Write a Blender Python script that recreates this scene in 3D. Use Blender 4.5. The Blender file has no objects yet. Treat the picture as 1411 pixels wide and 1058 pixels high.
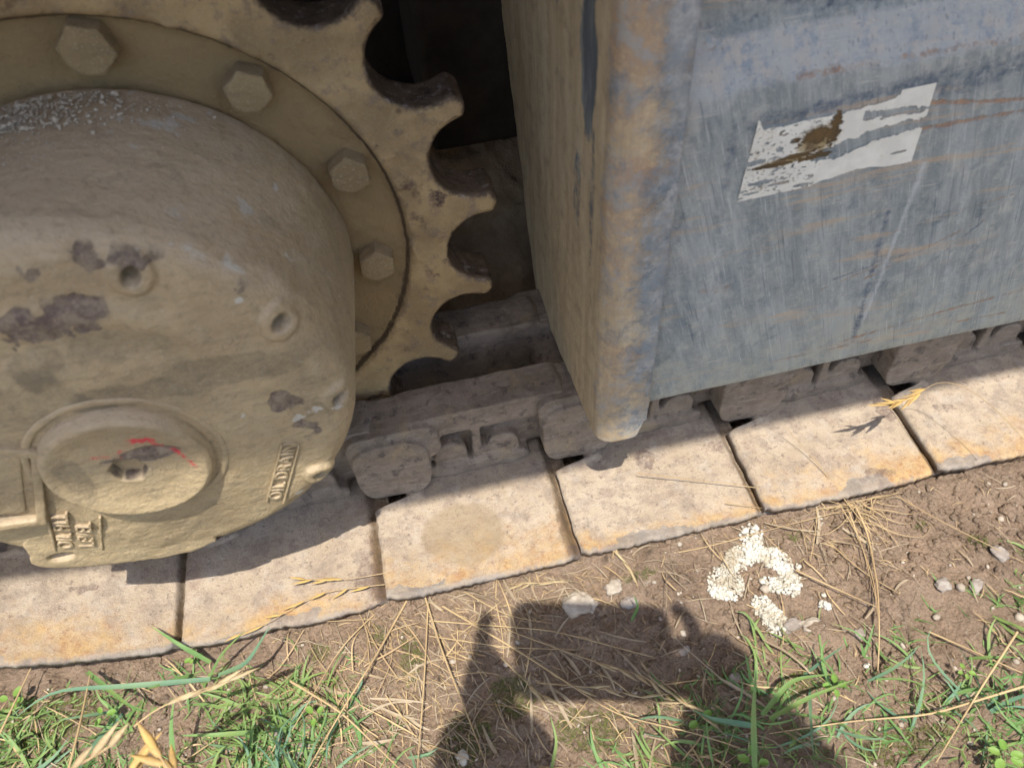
import bpy, bmesh, math, random
import numpy as np
from mathutils import Vector, Matrix
from math import sin, cos, pi, radians, hypot, asin, atan2

scene = bpy.context.scene
random.seed(7)
rng = np.random.default_rng(7)

# ------------------------------------------------------------------ camera
CAM = np.array([0.2353, -0.6137, 0.4891])
RT = np.array([0.97396, -0.22062, -0.05208])
UP = np.array([0.20272, 0.74479, 0.63575])
FW = np.array([0.1015, 0.6297, -0.7702])
FW = FW / np.linalg.norm(FW)
RT = RT - FW * (RT @ FW); RT /= np.linalg.norm(RT)
UP = np.cross(RT, FW)
FPX = 1085.4
cam_data = bpy.data.cameras.new('camera')
cam = bpy.data.objects.new('camera', cam_data)
scene.collection.objects.link(cam)
cam.matrix_world = Matrix(((RT[0], UP[0], -FW[0], CAM[0]), (RT[1], UP[1], -FW[1], CAM[1]),
                           (RT[2], UP[2], -FW[2], CAM[2]), (0, 0, 0, 1)))
cam_data.sensor_width = 36.0
cam_data.lens = FPX / 1411 * 36.0
cam_data.clip_start = 0.01
cam_data.clip_end = 2000
cam_data.dof.use_dof = True
cam_data.dof.focus_distance = 0.95
cam_data.dof.aperture_fstop = 6.5
scene.camera = cam

# ------------------------------------------------------------------ light
SUN = np.array([-0.0451, -0.3437, 0.9380]); SUN /= np.linalg.norm(SUN)
world = bpy.data.worlds.new('World'); scene.world = world
world.use_nodes = True
wn = world.node_tree
sky = wn.nodes.new('ShaderNodeTexSky')
sky.sky_type = 'NISHITA'; sky.sun_disc = False
sky.sun_elevation = asin(SUN[2]); sky.sun_rotation = atan2(SUN[0], SUN[1])
sky.air_density = 1.0; sky.dust_density = 2.0
bg = wn.nodes['Background']; bg.inputs['Strength'].default_value = 0.15
wn.links.new(sky.outputs[0], bg.inputs[0])
sun_data = bpy.data.lights.new('sun', 'SUN'); sun_data.energy = 3.1
sun_data.angle = radians(0.55); sun_data.color = (1.0, 0.95, 0.86)
sun = bpy.data.objects.new('sun', sun_data); scene.collection.objects.link(sun)
sun.location = (0, -2, 4)
sun.rotation_euler = Vector(SUN).to_track_quat('Z', 'Y').to_euler()
scene.view_settings.view_transform = 'Standard'
scene.view_settings.look = 'None'
scene.view_settings.exposure = 1.18
scene.view_settings.gamma = 1.0
scene.view_settings.use_curve_mapping = False
scene.cycles.max_bounces = 8
scene.cycles.diffuse_bounces = 4

# ------------------------------------------------------------------ helpers
def ray(px, py):
    return FW + RT * (px - 705.5) / FPX - UP * (py - 529) / FPX
def at(px, py, ax, v):
    """the point seen at this spot of the photograph on the plane axis=v"""
    d = ray(px, py); return CAM + (v - CAM[ax]) / d[ax] * d

def _h(i, j, k, s):
    n = (i * 374761393 + j * 668265263 + k * 2147483647 + s * 974634777) & 0xffffffff
    n = ((n ^ (n >> 13)) * 1274126177) & 0xffffffff
    n = (n ^ (n >> 16)) & 0xffffffff
    return n / 4294967295.0
def vnoise(P, s=0):
    P = np.asarray(P, float); I = np.floor(P).astype(np.int64); F = P - I
    F = F * F * (3 - 2 * F); o = 0
    for a in (0, 1):
        for b in (0, 1):
            for c in (0, 1):
                w = (F[..., 0] if a else 1 - F[..., 0]) * (F[..., 1] if b else 1 - F[..., 1]) * (F[..., 2] if c else 1 - F[..., 2])
                o = o + w * _h(I[..., 0] + a, I[..., 1] + b, I[..., 2] + c, s)
    return o * 2 - 1
def fbm(P, scale, octv=4, s=0, gain=0.5):
    P = np.asarray(P, float) * scale; a = 1.0; t = 0; o = 0
    for i in range(octv):
        o = o + a * vnoise(P + 17.3 * i, s + i * 7); t += a; a *= gain; P = P * 2.03
    return o / t
def sstep(a, b, x):
    t = np.clip((x - a) / (b - a), 0, 1); return t * t * (3 - 2 * t)
def blob(P2, c, rad, seed=0, ir=0.5, freq=None):
    """soft-edged irregular patch, 0..1; P2 (n,2) plane coordinates"""
    rad = np.array(rad, float); d = np.sqrt((((P2 - np.array(c)) / rad) ** 2).sum(1))
    f = freq or 1.6 / min(rad)
    n = fbm(np.c_[P2, np.zeros(len(P2))], f, 4, seed)
    return 1 - sstep(0.8, 1.15, d + ir * n)
def seg(P2, a, b, w):
    a = np.array(a, float); b = np.array(b, float); ab = b - a
    t = np.clip(((P2 - a) @ ab) / (ab @ ab), 0, 1)
    d = np.sqrt(((P2 - a - t[:, None] * ab) ** 2).sum(1))
    return np.exp(-(d / w) ** 2)

def new_mesh(name, V, F, smooth=True, attrs=None, sharp=None):
    me = bpy.data.meshes.new(name)
    V = np.asarray(V, np.float32)
    if isinstance(F, np.ndarray):
        k = F.shape[1]; nf = len(F)
        me.vertices.add(len(V)); me.vertices.foreach_set('co', V.ravel())
        me.loops.add(nf * k); me.loops.foreach_set('vertex_index', F.astype(np.int32).ravel())
        me.polygons.add(nf)
        me.polygons.foreach_set('loop_start', np.arange(nf, dtype=np.int32) * k)
        me.update(calc_edges=True); me.validate()
    else:
        me.from_pydata(V.tolist(), [], F); me.update()
    if smooth: me.polygons.foreach_set('use_smooth', np.ones(len(me.polygons), bool))
    if attrs:
        for k, v in attrs.items():
            a = me.attributes.new(k, 'FLOAT', 'POINT'); a.data.foreach_set('value', np.asarray(v, np.float32))
    return me
def add(name, me, mat=None, parent=None):
    o = bpy.data.objects.new(name, me); scene.collection.objects.link(o)
    if mat is not None and me is not None and not me.materials: me.materials.append(mat)
    if parent is not None: o.parent = parent
    return o
def empty(name, loc=(0, 0, 0)):
    o = bpy.data.objects.new(name, None); scene.collection.objects.link(o)
    o.location = loc; o.empty_display_size = 0.05; return o
def tag(o, label=None, cat=None, group=None, kind=None):
    if label: o['label'] = label
    if cat: o['category'] = cat
    if group: o['group'] = group
    if kind: o['kind'] = kind
    return o
def grid_faces(nu, nv, wrap=False):
    """quads of an nu x nv vertex grid, index = i*nv+j"""
    i, j = np.meshgrid(np.arange(nu - (0 if wrap else 1)), np.arange(nv - 1), indexing='ij')
    i2 = (i + 1) % nu
    return np.stack([i * nv + j, i2 * nv + j, i2 * nv + j + 1, i * nv + j + 1], -1).reshape(-1, 4)
def bake(o):
    """apply the modifiers of o"""
    dg = bpy.context.evaluated_depsgraph_get(); dg.update()
    me = bpy.data.meshes.new_from_object(o.evaluated_get(dg)); o.modifiers.clear(); o.data = me; return me
def prism_bm(bm, poly, y0, y1):
    """extrude an XZ polygon along Y"""
    a = [bm.verts.new((x, y0, z)) for x, z in poly]; b = [bm.verts.new((x, y1, z)) for x, z in poly]
    n = len(poly); fs = [bm.faces.new(a), bm.faces.new(b[::-1])]
    for i in range(n): fs.append(bm.faces.new((a[(i + 1) % n], a[i], b[i], b[(i + 1) % n])))
    return fs
def box_bm(bm, x0, x1, y0, y1, z0, z1):
    return prism_bm(bm, [(x0, z0), (x1, z0), (x1, z1), (x0, z1)], y0, y1)
def bm_mesh(name, bm, bevel=0, seg_=2, smooth=True):
    bmesh.ops.recalc_face_normals(bm, faces=bm.faces)
    if bevel:
        bmesh.ops.bevel(bm, geom=[e for e in bm.edges if len(e.link_faces) == 2 and e.calc_face_angle(0) > 0.5], offset=bevel, segments=seg_, affect='EDGES', profile=0.6)
    me = bpy.data.meshes.new(name); bm.to_mesh(me); bm.free()
    if smooth: me.polygons.foreach_set('use_smooth', np.ones(len(me.polygons), bool))
    return me
def remeshed(name, bm, voxel, disp=0.0, dscale=60, smooth_it=4, seed=0, attrf=None):
    """union + rounding of rough castings: voxel remesh, smoothing, then a noisy surface"""
    bmesh.ops.recalc_face_normals(bm, faces=bm.faces)
    me = bpy.data.meshes.new(name); bm.to_mesh(me); bm.free()
    o = bpy.data.objects.new(name, me); scene.collection.objects.link(o)
    m = o.modifiers.new('r', 'REMESH'); m.mode = 'VOXEL'; m.voxel_size = voxel
    s = o.modifiers.new('s', 'SMOOTH'); s.iterations = smooth_it; s.factor = 0.5
    me = bake(o); bpy.data.objects.remove(o)
    n = len(me.vertices); co = np.empty(n * 3, np.float32); me.vertices.foreach_get('co', co); co = co.reshape(-1, 3)
    if disp:
        no = np.empty(n * 3, np.float32); me.vertices.foreach_get('normal', no); no = no.reshape(-1, 3)
        co = co + no * (disp * fbm(co, dscale, 4, seed))[:, None]
        me.vertices.foreach_set('co', co.astype(np.float32).ravel()); me.update()
    me.polygons.foreach_set('use_smooth', np.ones(len(me.polygons), bool))
    if attrf:
        for k, v in attrf(co).items():
            a = me.attributes.new(k, 'FLOAT', 'POINT'); a.data.foreach_set('value', np.asarray(v, np.float32))
    return me

# ------------------------------------------------------------------ material kit
class VL(list):
    """list of vertex blocks that remembers its total"""
    tot = 0
    def append(s, v): s.tot += len(v); list.append(s, v)
def vcount(Vs): return Vs.tot
class Mat:
    def __init__(s, name, rough=0.85):
        s.m = bpy.data.materials.new(name); s.m.use_nodes = True; s.t = s.m.node_tree
        s.b = s.t.nodes['Principled BSDF']; s.b.inputs['Roughness'].default_value = rough
        s.b.inputs['Specular IOR Level'].default_value = 0.25
        g = s.t.nodes.new('ShaderNodeNewGeometry'); s.pos = g.outputs['Position']; s.nrm = g.outputs['Normal']
    def L(s, a, b): s.t.links.new(a, b)
    def map(s, scale=(1, 1, 1), rot=(0, 0, 0), loc=(0, 0, 0), src=None):
        n = s.t.nodes.new('ShaderNodeMapping'); n.inputs['Scale'].default_value = scale
        n.inputs['Rotation'].default_value = rot; n.inputs['Location'].default_value = loc
        s.L(src or s.pos, n.inputs['Vector']); return n.outputs[0]
    def noise(s, scale, detail=5, rough=0.6, vec=None, dist=0.0):
        n = s.t.nodes.new('ShaderNodeTexNoise'); n.inputs['Scale'].default_value = scale
        n.inputs['Detail'].default_value = detail; n.inputs['Roughness'].default_value = rough
        n.inputs['Distortion'].default_value = dist
        s.L(vec or s.pos, n.inputs['Vector']); return n.outputs['Fac']
    def voro(s, scale, vec=None, feature='F1'):
        n = s.t.nodes.new('ShaderNodeTexVoronoi'); n.inputs['Scale'].default_value = scale; n.feature = feature
        s.L(vec or s.pos, n.inputs['Vector']); return n.outputs['Distance']
    def ss(s, v, a, b):
        n = s.t.nodes.new('ShaderNodeMapRange'); n.interpolation_type = 'SMOOTHSTEP'
        n.inputs['From Min'].default_value = a; n.inputs['From Max'].default_value = b
        s.L(v, n.inputs['Value']); return n.outputs[0]
    def math(s, op, a, b=None, clamp=False):
        n = s.t.nodes.new('ShaderNodeMath'); n.operation = op; n.use_clamp = clamp
        for i, x in enumerate((a, b)):
            if x is None: continue
            if isinstance(x, (int, float)): n.inputs[i].default_value = x
            else: s.L(x, n.inputs[i])
        return n.outputs[0]
    def mix(s, f, a, b, mode='MIX'):
        n = s.t.nodes.new('ShaderNodeMix'); n.data_type = 'RGBA'; n.blend_type = mode
        if isinstance(f, (int, float)): n.inputs[0].default_value = f
        else: s.L(f, n.inputs[0])
        for i, x in ((6, a), (7, b)):
            if isinstance(x, tuple): n.inputs[i].default_value = (*x, 1)
            else: s.L(x, n.inputs[i])
        return n.outputs[2]
    def attr(s, name):
        n = s.t.nodes.new('ShaderNodeAttribute'); n.attribute_name = name; return n.outputs['Fac']
    def xyz(s, v):
        n = s.t.nodes.new('ShaderNodeSeparateXYZ'); s.L(v, n.inputs[0]); return n.outputs
    def bump(s, layers):
        """layers: (height, strength distance in metres)"""
        prev = None
        for h, d in layers:
            n = s.t.nodes.new('ShaderNodeBump'); n.inputs['Strength'].default_value = 1; n.inputs['Distance'].default_value = d
            s.L(h, n.inputs['Height'])
            if prev: s.L(prev, n.inputs['Normal'])
            prev = n.outputs[0]
        s.L(prev, s.b.inputs['Normal'])
    def masked(s, name, freq=90, amt=0.5, lo=0.30, hi=0.74):
        """a painted attribute with its edge broken up by noise"""
        n = s.math('ADD', s.math('MULTIPLY', s.noise(freq, 8, 0.75), .6), s.math('MULTIPLY', s.noise(freq * 4.3, 5, 0.75), .4)); a = s.attr(name); amt = amt * 1.9
        return s.math('MULTIPLY', s.ss(s.math('ADD', a, s.math('MULTIPLY', s.math('SUBTRACT', n, 0.5), amt * 2)), lo, hi), s.ss(a, 0.02, 0.12))
    def out(s, col, rough=None, metal=None):
        s.L(col, s.b.inputs['Base Color'])
        if rough is not None: s.L(rough, s.b.inputs['Roughness'])
        if metal is not None: s.L(metal, s.b.inputs['Metallic'])
        return s.m

def mat_khaki(name, a=(.43, .325, .185), b=(.33, .245, .14), dust=(.48, .375, .255), green=0.3):
    m = Mat(name, 0.9)
    big = m.noise(9, 4, 0.6); mid = m.noise(45, 6, 0.65); fine = m.noise(420, 4, 0.7); stroke = m.noise(1, 5, 0.6, m.map((60, 260, 220)))
    c = m.mix(m.ss(big, .35, .65), a, b)
    c = m.mix(m.math('MULTIPLY', m.ss(mid, .45, .7), green), c, (.375, .315, .20))
    c = m.mix(m.math('MULTIPLY', m.ss(stroke, .45, .7), .35), c, (.17, .135, .085))
    up = m.xyz(m.nrm)[2]
    dd = m.math('MULTIPLY', m.ss(m.math('ADD', up, m.math('MULTIPLY', m.math('SUBTRACT', mid, .5), 1.2)), .25, .95), .8)
    c = m.mix(dd, c, dust)
    c = m.mix(m.math('MULTIPLY', m.ss(fine, .54, .68), .4), c, (.45, .385, .28))
    c = m.mix(m.math('MULTIPLY', m.ss(m.noise(26, 9, .75), .54, .68), .35), c, (.21, .175, .12))
    c = m.mix(m.math('MULTIPLY', m.masked('stain_shade', 50, .5, .1, 1.1), .7), c, (.12, .10, .07))
    chip = m.masked('chip', 75, .75, .3, .95)
    c = m.mix(m.math('MULTIPLY', m.ss(m.attr('chip'), .0, .5), .3), c, (.20, .165, .12))
    c = m.mix(m.math('MULTIPLY', chip, .85), c, m.mix(m.ss(m.noise(90, 9, .78), .40, .62), (.09, .06, .06), (.27, .21, .155)))
    c = m.mix(m.masked('red', 330, .55), c, (.62, .045, .06))
    c = m.mix(m.math('MULTIPLY', m.masked('crust', 200, .5), .9), c, (.47, .43, .36))
    cast = m.noise(150, 7, .72)
    c = m.mix(m.math('MULTIPLY', m.ss(cast, .54, .66), .35), c, (.19, .15, .10))
    m.bump([(mid, .0030), (cast, .0014), (fine, .0010), (stroke, .0006), (chip, -.0012)])
    return m.out(c)
def mat_sprocket():
    m = Mat('sprocket_metal', 0.85)
    big = m.noise(14, 5, .6); mid = m.noise(60, 6, .65); fine = m.noise(380, 4, .7)
    c = m.mix(m.ss(big, .38, .62), (.395, .285, .145), (.26, .185, .095))
    c = m.mix(m.math('MULTIPLY', m.ss(mid, .5, .66), .6), c, (.17, .125, .10))
    c = m.mix(m.math('MULTIPLY', m.ss(m.noise(33, 6, .6), .58, .68), .85), c, (.10, .062, .045))
    c = m.mix(m.math('MULTIPLY', m.ss(fine, .55, .7), .3), c, (.46, .39, .27))
    c = m.mix(m.math('MULTIPLY', m.masked('recess', 50, .3), .85), c, (.235, .165, .08))
    c = m.mix(m.masked('groove', 120, .4), c, (.085, .06, .035))
    chip = m.masked('chip', 110, .5)
    c = m.mix(chip, c, (.085, .055, .045))
    w = m.math('MULTIPLY', m.masked('worn', 50, .6), .85)
    wc = m.mix(m.ss(m.noise(60, 8, .75), .38, .62), (.035, .025, .025), (.13, .09, .065))
    wc = m.mix(m.math('MULTIPLY', m.ss(m.noise(90, 7, .75), .54, .66), .7), wc, (.40, .36, .35))
    c = m.mix(w, c, wc)
    m.bump([(mid, .0035), (fine, .0009), (m.noise(160, 4, .6), .0012)])
    r = m.math('SUBTRACT', .88, m.math('MULTIPLY', w, .42))
    return m.out(c, r, m.math('MULTIPLY', w, .35))
def mat_shoe():
    m = Mat('track_shoe_steel', 0.9)
    big = m.noise(9, 5, .6); mid = m.noise(48, 9, .72); fine = m.noise(620, 5, .75); sp = m.noise(150, 8, .75)
    c = m.mix(m.ss(big, .35, .65), (.50, .405, .305), (.42, .33, .235))
    c = m.mix(m.math('MULTIPLY', m.ss(mid, .44, .62), .75), c, (.30, .235, .185))
    c = m.mix(m.math('MULTIPLY', m.ss(m.noise(21, 8, .7), .55, .68), .6), c, (.29, .20, .15))
    c = m.mix(m.math('MULTIPLY', m.ss(m.noise(30, 8, .7, m.map(loc=(4, 2, 1))), .52, .66), .5), c, (.50, .435, .365))
    c = m.mix(m.math('MULTIPLY', m.ss(sp, .55, .64), .7), c, (.155, .115, .095))
    e = m.attr('edge')
    yel = m.math('MULTIPLY', m.ss(m.math('ADD', e, m.math('MULTIPLY', m.math('SUBTRACT', m.noise(30, 8, .75), .5), 2.2)), .15, 1.05), .85)
    c = m.mix(yel, c, m.mix(m.ss(m.noise(75, 7, .75), .42, .62), (.53, .34, .135), (.42, .22, .085)))
    c = m.mix(m.math('MULTIPLY', m.ss(fine, .52, .66), .45), c, (.60, .52, .42))
    c = m.mix(m.math('MULTIPLY', m.ss(m.noise(700, 4, .7, m.map(loc=(1, 5, 2))), .56, .66), .4), c, (.15, .12, .10))
    c = m.mix(m.math('MULTIPLY', m.masked('lip', 90, .45), .9), c, m.mix(m.ss(mid, .42, .6), (.15, .10, .06), (.25, .165, .09)))
    c = m.mix(m.math('MULTIPLY', m.masked('steel', 120, .6), .7), c, m.mix(m.ss(mid, .4, .6), (.17, .17, .175), (.33, .30, .27)))
    c = m.mix(m.math('MULTIPLY', m.masked('patch', 60, .8, .2, .9), .8), c, (.15, .105, .09))
    c = m.mix(m.math('MULTIPLY', m.ss(m.attr('disc'), .1, .8), .5), c, (.30, .22, .125))
    m.bump([(mid, .0030), (sp, .0022), (fine, .0014)])
    return m.out(c)
def mat_link():
    m = Mat('track_link_steel', 0.82)
    mid = m.noise(34, 8, .7); fine = m.noise(520, 5, .75); st = m.noise(1, 7, .7, m.map((30, 120, 190), (0, .22, 0)))
    c = m.mix(m.ss(mid, .36, .66), (.25, .20, .155), (.165, .13, .10))
    c = m.mix(m.math('MULTIPLY', m.ss(st, .52, .68), .45), c, (.37, .32, .26))
    c = m.mix(m.math('MULTIPLY', m.ss(m.noise(22, 8, .7), .54, .68), .6), c, (.32, .245, .145))
    c = m.mix(m.math('MULTIPLY', m.ss(m.noise(60, 8, .7), .54, .64), .75), c, (.085, .068, .06))
    c = m.mix(m.math('MULTIPLY', m.ss(fine, .54, .68), .4), c, (.42, .37, .31))
    m.bump([(mid, .003), (fine, .0010), (st, .0006)])
    return m.out(c)
def mat_box():
    m = Mat('frame_paint', 0.75)
    v = m.map((1, 1, 1), (0, radians(17), 0))
    st = m.noise(1, 9, .75, m.map((130, 130, 16), src=v)); st2 = m.noise(1, 9, .7, m.map((34, 34, 6), src=v))
    hz = m.noise(1, 8, .72, m.map((9, 30, 150), (0, radians(-6), 0))); hz2 = m.noise(1, 6, .65, m.map((5, 20, 50), (0, radians(-9), 0), (3, 1, 2)))
    mid = m.noise(44, 9, .75); fine = m.noise(560, 5, .75); big = m.noise(7, 5, .65)
    c = m.mix(m.ss(big, .35, .65), (.185, .210, .210), (.24, .252, .235))
    c = m.mix(m.math('MULTIPLY', m.ss(st, .42, .66), .5), c, (.45, .455, .42))
    c = m.mix(m.math('MULTIPLY', m.ss(st2, .48, .66), .5), c, (.39, .40, .375))
    c = m.mix(m.math('MULTIPLY', m.ss(mid, .48, .66), .55), c, (.44, .42, .36))
    c = m.mix(m.math('MULTIPLY', m.ss(m.noise(24, 9, .72), .54, .68), .6), c, (.09, .125, .145))
    c = m.mix(m.math('MULTIPLY', m.ss(m.noise(90, 8, .75), .56, .66), .4), c, (.12, .15, .17))
    low = m.attr('low')
    c = m.mix(m.math('MULTIPLY', m.math('MULTIPLY', low, m.ss(mid, .3, .6)), .7), c, (.37, .355, .28))
    c = m.mix(m.math('MULTIPLY', m.ss(m.math('MULTIPLY', hz, m.ss(hz2, .42, .62)), .40, .58), .6), c, (.45, .32, .205))
    c = m.mix(m.math('MULTIPLY', m.ss(fine, .54, .68), .4), c, (.54, .53, .49))
    c = m.mix(m.math('MULTIPLY', m.masked('dark', 45, .8, .2, .9), .95), c, m.mix(m.ss(mid, .45, .6), (.07, .09, .12), (.13, .15, .18)))
    c = m.mix(m.math('MULTIPLY', m.masked('pale', 120, .6, .3, .9), .65), c, (.48, .48, .46))
    c = m.mix(m.math('MULTIPLY', m.masked('lav', 60, .5, .2, .9), .75), c, m.mix(m.ss(m.noise(38, 8, .75), .42, .62), (.39, .39, .37), m.mix(m.ss(m.noise(80, 7, .7), .45, .6), (.46, .41, .35), (.21, .26, .31))))
    rs = m.masked('rust', 70, .8, .35, .9)
    c = m.mix(m.math('MULTIPLY', rs, .9), c, m.mix(m.ss(m.noise(120, 7, .75), .4, .6), (.42, .235, .12), (.24, .155, .12)))
    sc1 = m.noise(1, 3, .6, m.map((700, 700, 16), src=v)); sc2 = m.noise(1, 3, .6, m.map((22, 22, 800), (0, radians(-8), 0)))
    c = m.mix(m.math('MULTIPLY', m.ss(sc1, .63, .71), .4), c, (.60, .60, .56))
    c = m.mix(m.math('MULTIPLY', m.ss(sc2, .62, .70), .5), c, (.56, .50, .42))
    c = m.mix(m.math('MULTIPLY', m.ss(m.noise(1, 3, .6, m.map((420, 420, 10), (0, .05, 0), (2, 2, 2), src=v)), .60, .68), .5), c, (.10, .12, .14))
    m.bump([(mid, .0012), (st, .0005), (fine, .0005), (rs, -.0006)])
    return m.out(c)
def mat_side():
    m = Mat('frame_end_dust', 0.88)
    st = m.noise(1, 8, .7, m.map((55, 55, 6))); mid = m.noise(40, 9, .75); fine = m.noise(520, 5, .75)
    c = m.mix(m.ss(st, .38, .64), (.43, .325, .195), (.53, .42, .265))
    c = m.mix(m.math('MULTIPLY', m.ss(mid, .48, .68), .5), c, (.22, .17, .115))
    c = m.mix(m.math('MULTIPLY', m.ss(fine, .55, .68), .35), c, (.43, .37, .28))
    bl = m.masked('blue', 50, .6, .3, .8)
    c = m.mix(m.math('MULTIPLY', bl, .9), c, m.mix(m.ss(st, .42, .6), (.07, .09, .11), (.22, .24, .235)))
    c = m.mix(m.math('MULTIPLY', m.masked('rust', 60, .8, .2, 1.0), .85), c, m.mix(m.ss(m.noise(60, 9, .75), .42, .6), (.37, .235, .145), m.mix(m.ss(m.noise(30, 8, .7), .42, .6), (.21, .16, .14), (.31, .30, .28))))
    c = m.mix(m.math('MULTIPLY', m.masked('lav', 40, .8, .3, 1.0), .75), c, m.mix(m.ss(mid, .42, .6), (.33, .35, .35), (.16, .19, .22)))
    pt = m.masked('paint', 42, .9, .25, 1.05)
    c = m.mix(m.math('MULTIPLY', pt, .9), c, m.mix(m.ss(m.noise(34, 9, .75), .4, .6), (.235, .26, .27), m.mix(m.ss(mid, .42, .6), (.40, .40, .38), (.15, .18, .20))))
    m.bump([(mid, .002), (pt, .0008), (st, .0006), (fine, .0008)])
    return m.out(c)
def mat_plain(name, a, b, scale=40, rough=.9, bump=.002, fine=.0008):
    m = Mat(name, rough); n = m.noise(scale, 6, .65); f = m.noise(scale * 9, 4, .7)
    c = m.mix(m.ss(n, .35, .65), a, b); c = m.mix(m.math('MULTIPLY', m.ss(f, .55, .7), .35), c, tuple(min(1, x * 1.5) for x in a))
    m.bump([(n, bump), (f, fine)]); return m.out(c)
def mat_soil():
    m = Mat('soil', 0.95)
    big = m.noise(7, 6, .65); mid = m.noise(48, 9, .75); fine = m.noise(560, 5, .75); gr = m.voro(230)
    c = m.mix(m.ss(big, .36, .64), (.42, .295, .205), (.30, .21, .145))
    c = m.mix(m.math('MULTIPLY', m.ss(mid, .42, .64), .6), c, (.39, .29, .21))
    c = m.mix(m.math('MULTIPLY', m.ss(m.noise(70, 9, .75), .53, .65), .7), c, (.125, .09, .065))
    c = m.mix(m.math('MULTIPLY', m.ss(m.noise(150, 6, .7), .60, .68), .75), c, (.46, .40, .33))
    c = m.mix(m.math('MULTIPLY', m.ss(fine, .54, .68), .4), c, (.43, .33, .25))
    c = m.mix(m.math('MULTIPLY', m.ss(m.noise(400, 5, .7), .56, .66), .5), c, (.11, .08, .06))
    c = m.mix(m.math('MULTIPLY', m.masked('moss', 120, .9, .35, .95), .75), c, m.mix(m.ss(fine, .4, .62), (.075, .085, .03), (.17, .18, .06)))
    m.bump([(mid, .014), (gr, .004), (fine, .003)])
    return m.out(c)
def mat_leaf(name, a, b, trans=.3, rough=.5, scale=14):
    m = Mat(name, rough); n = m.noise(scale, 3, .6); s_ = m.noise(1, 3, .6, m.map((500, 500, 40)))
    c = m.mix(m.ss(n, .35, .65), a, b); c = m.mix(m.math('MULTIPLY', m.ss(s_, .5, .7), .3), c, tuple(min(1, x * 1.45) for x in a))
    m.L(c, m.b.inputs['Base Color'])
    tr = m.t.nodes.new('ShaderNodeBsdfTranslucent'); m.L(c, tr.inputs['Color'])
    mx = m.t.nodes.new('ShaderNodeMixShader'); mx.inputs[0].default_value = trans
    m.L(m.b.outputs[0], mx.inputs[1]); m.L(tr.outputs[0], mx.inputs[2])
    m.L(mx.outputs[0], m.t.nodes['Material Output'].inputs['Surface'])
    return m.m

M_HUB = mat_khaki('dusty_khaki_paint')
M_SPR = mat_sprocket(); M_SHOE = mat_shoe(); M_LINK = mat_link(); M_BOX = mat_box(); M_SIDE = mat_side()
M_DARK = mat_plain('shade_dark_steel', (.035, .028, .022), (.06, .048, .036), 12)  # shade of the unlit interior put into the colour
M_MUD = mat_plain('caked_mud', (.27, .195, .125), (.38, .285, .19), 30, .95, .006, .002)
M_BODY = mat_plain('upper_body_paint', (.30, .26, .15), (.22, .19, .12), 6)
M_SOIL = mat_soil(); M_CRUMB = mat_plain('dry_crumbs', (.50, .43, .335), (.40, .33, .245), 80)
M_STONE = mat_plain('pale_stone', (.42, .36, .29), (.30, .25, .20), 60, .85, .0015)
M_GREYSTONE = mat_plain('grey_stone', (.32, .285, .25), (.22, .18, .15), 60, .85, .0015)
M_FOAM = mat_plain('white_foam', (.55, .53, .47), (.36, .31, .23), 55, .8, .0012)
M_GREEN = mat_leaf('fresh_grass', (.15, .27, .09), (.23, .31, .10))
M_GREENB = mat_leaf('bluish_grass', (.135, .245, .155), (.18, .28, .15))
M_CLOVER = mat_leaf('weed_leaf', (.17, .31, .06), (.22, .34, .08), .35, .5, 60)
M_STRAW = mat_leaf('dry_straw', (.50, .37, .20), (.38, .265, .145), .15, .6)
M_STRAWG = mat_leaf('grey_straw', (.36, .29, .20), (.25, .19, .125), .1, .7)
M_SEED = mat_leaf('golden_seed_husk', (.60, .40, .14), (.50, .34, .15), .25, .6, 60)
M_SEEDP = mat_leaf('pale_seed_husk', (.52, .42, .25), (.42, .31, .17), .25, .6, 60)

# ================================================================== EXCAVATOR
exc = tag(empty('excavator', (0, 0, -0.34)), 'dust-caked crawler excavator seen close at its drive sprocket, track chain and blue-grey track frame', 'excavator')
def part(name, me, mat, parent=exc):
    o = add(name, me, mat, None)
    o.parent = parent
    o.matrix_parent_inverse = Matrix.Translation(-Vector(chain_loc(parent)))
    return o
def chain_loc(p):
    return p.location if p.type == 'EMPTY' else Vector((0, 0, 0))   # every mesh part keeps world coordinates

# ---- upper body over the track (its lower edge throws the shade on the pads)
bm = bmesh.new(); box_bm(bm, -2.4, 3.4, -0.664, 2.2, 1.20, 2.1)
part('upper_body', bm_mesh('upper_body', bm, .03), M_BODY)
# ---- inner body behind the sprocket, its near-black colour standing in for shade
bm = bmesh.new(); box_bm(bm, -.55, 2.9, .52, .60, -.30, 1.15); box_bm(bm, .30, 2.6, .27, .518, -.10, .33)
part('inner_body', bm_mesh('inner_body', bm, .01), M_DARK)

# ---- final drive housing (lathed about the Y axis, with castings and dirt)
prof = [(.150, .012), (.187, .008), (.189, -.03), (.190, -.08), (.1915, -.13), (.1915, -.157), (.1895, -.167), (.185, -.1755), (.178, -.1815), (.170, -.1845),
        (.150, -.1862), (.135, -.1885), (.120, -.1915), (.105, -.194), (.085, -.1950), (.03, -.195), (.0005, -.195)]
pr = np.array(prof); d = np.r_[0, np.cumsum(np.hypot(*np.diff(pr, axis=0).T))]
nr = 300; t = np.linspace(0, d[-1], nr); R_ = np.interp(t, d, pr[:, 0]); Y_ = np.interp(t, d, pr[:, 1])
for _ in range(3):
    R_[1:-1] = (R_[:-2] + R_[1:-1] * 2 + R_[2:]) / 4; Y_[1:-1] = (Y_[:-2] + Y_[1:-1] * 2 + Y_[2:]) / 4
R0_, Y0_ = R_.copy(), Y_.copy()
nth = 860; th = np.linspace(0, 2 * pi, nth, endpoint=False)
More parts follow.
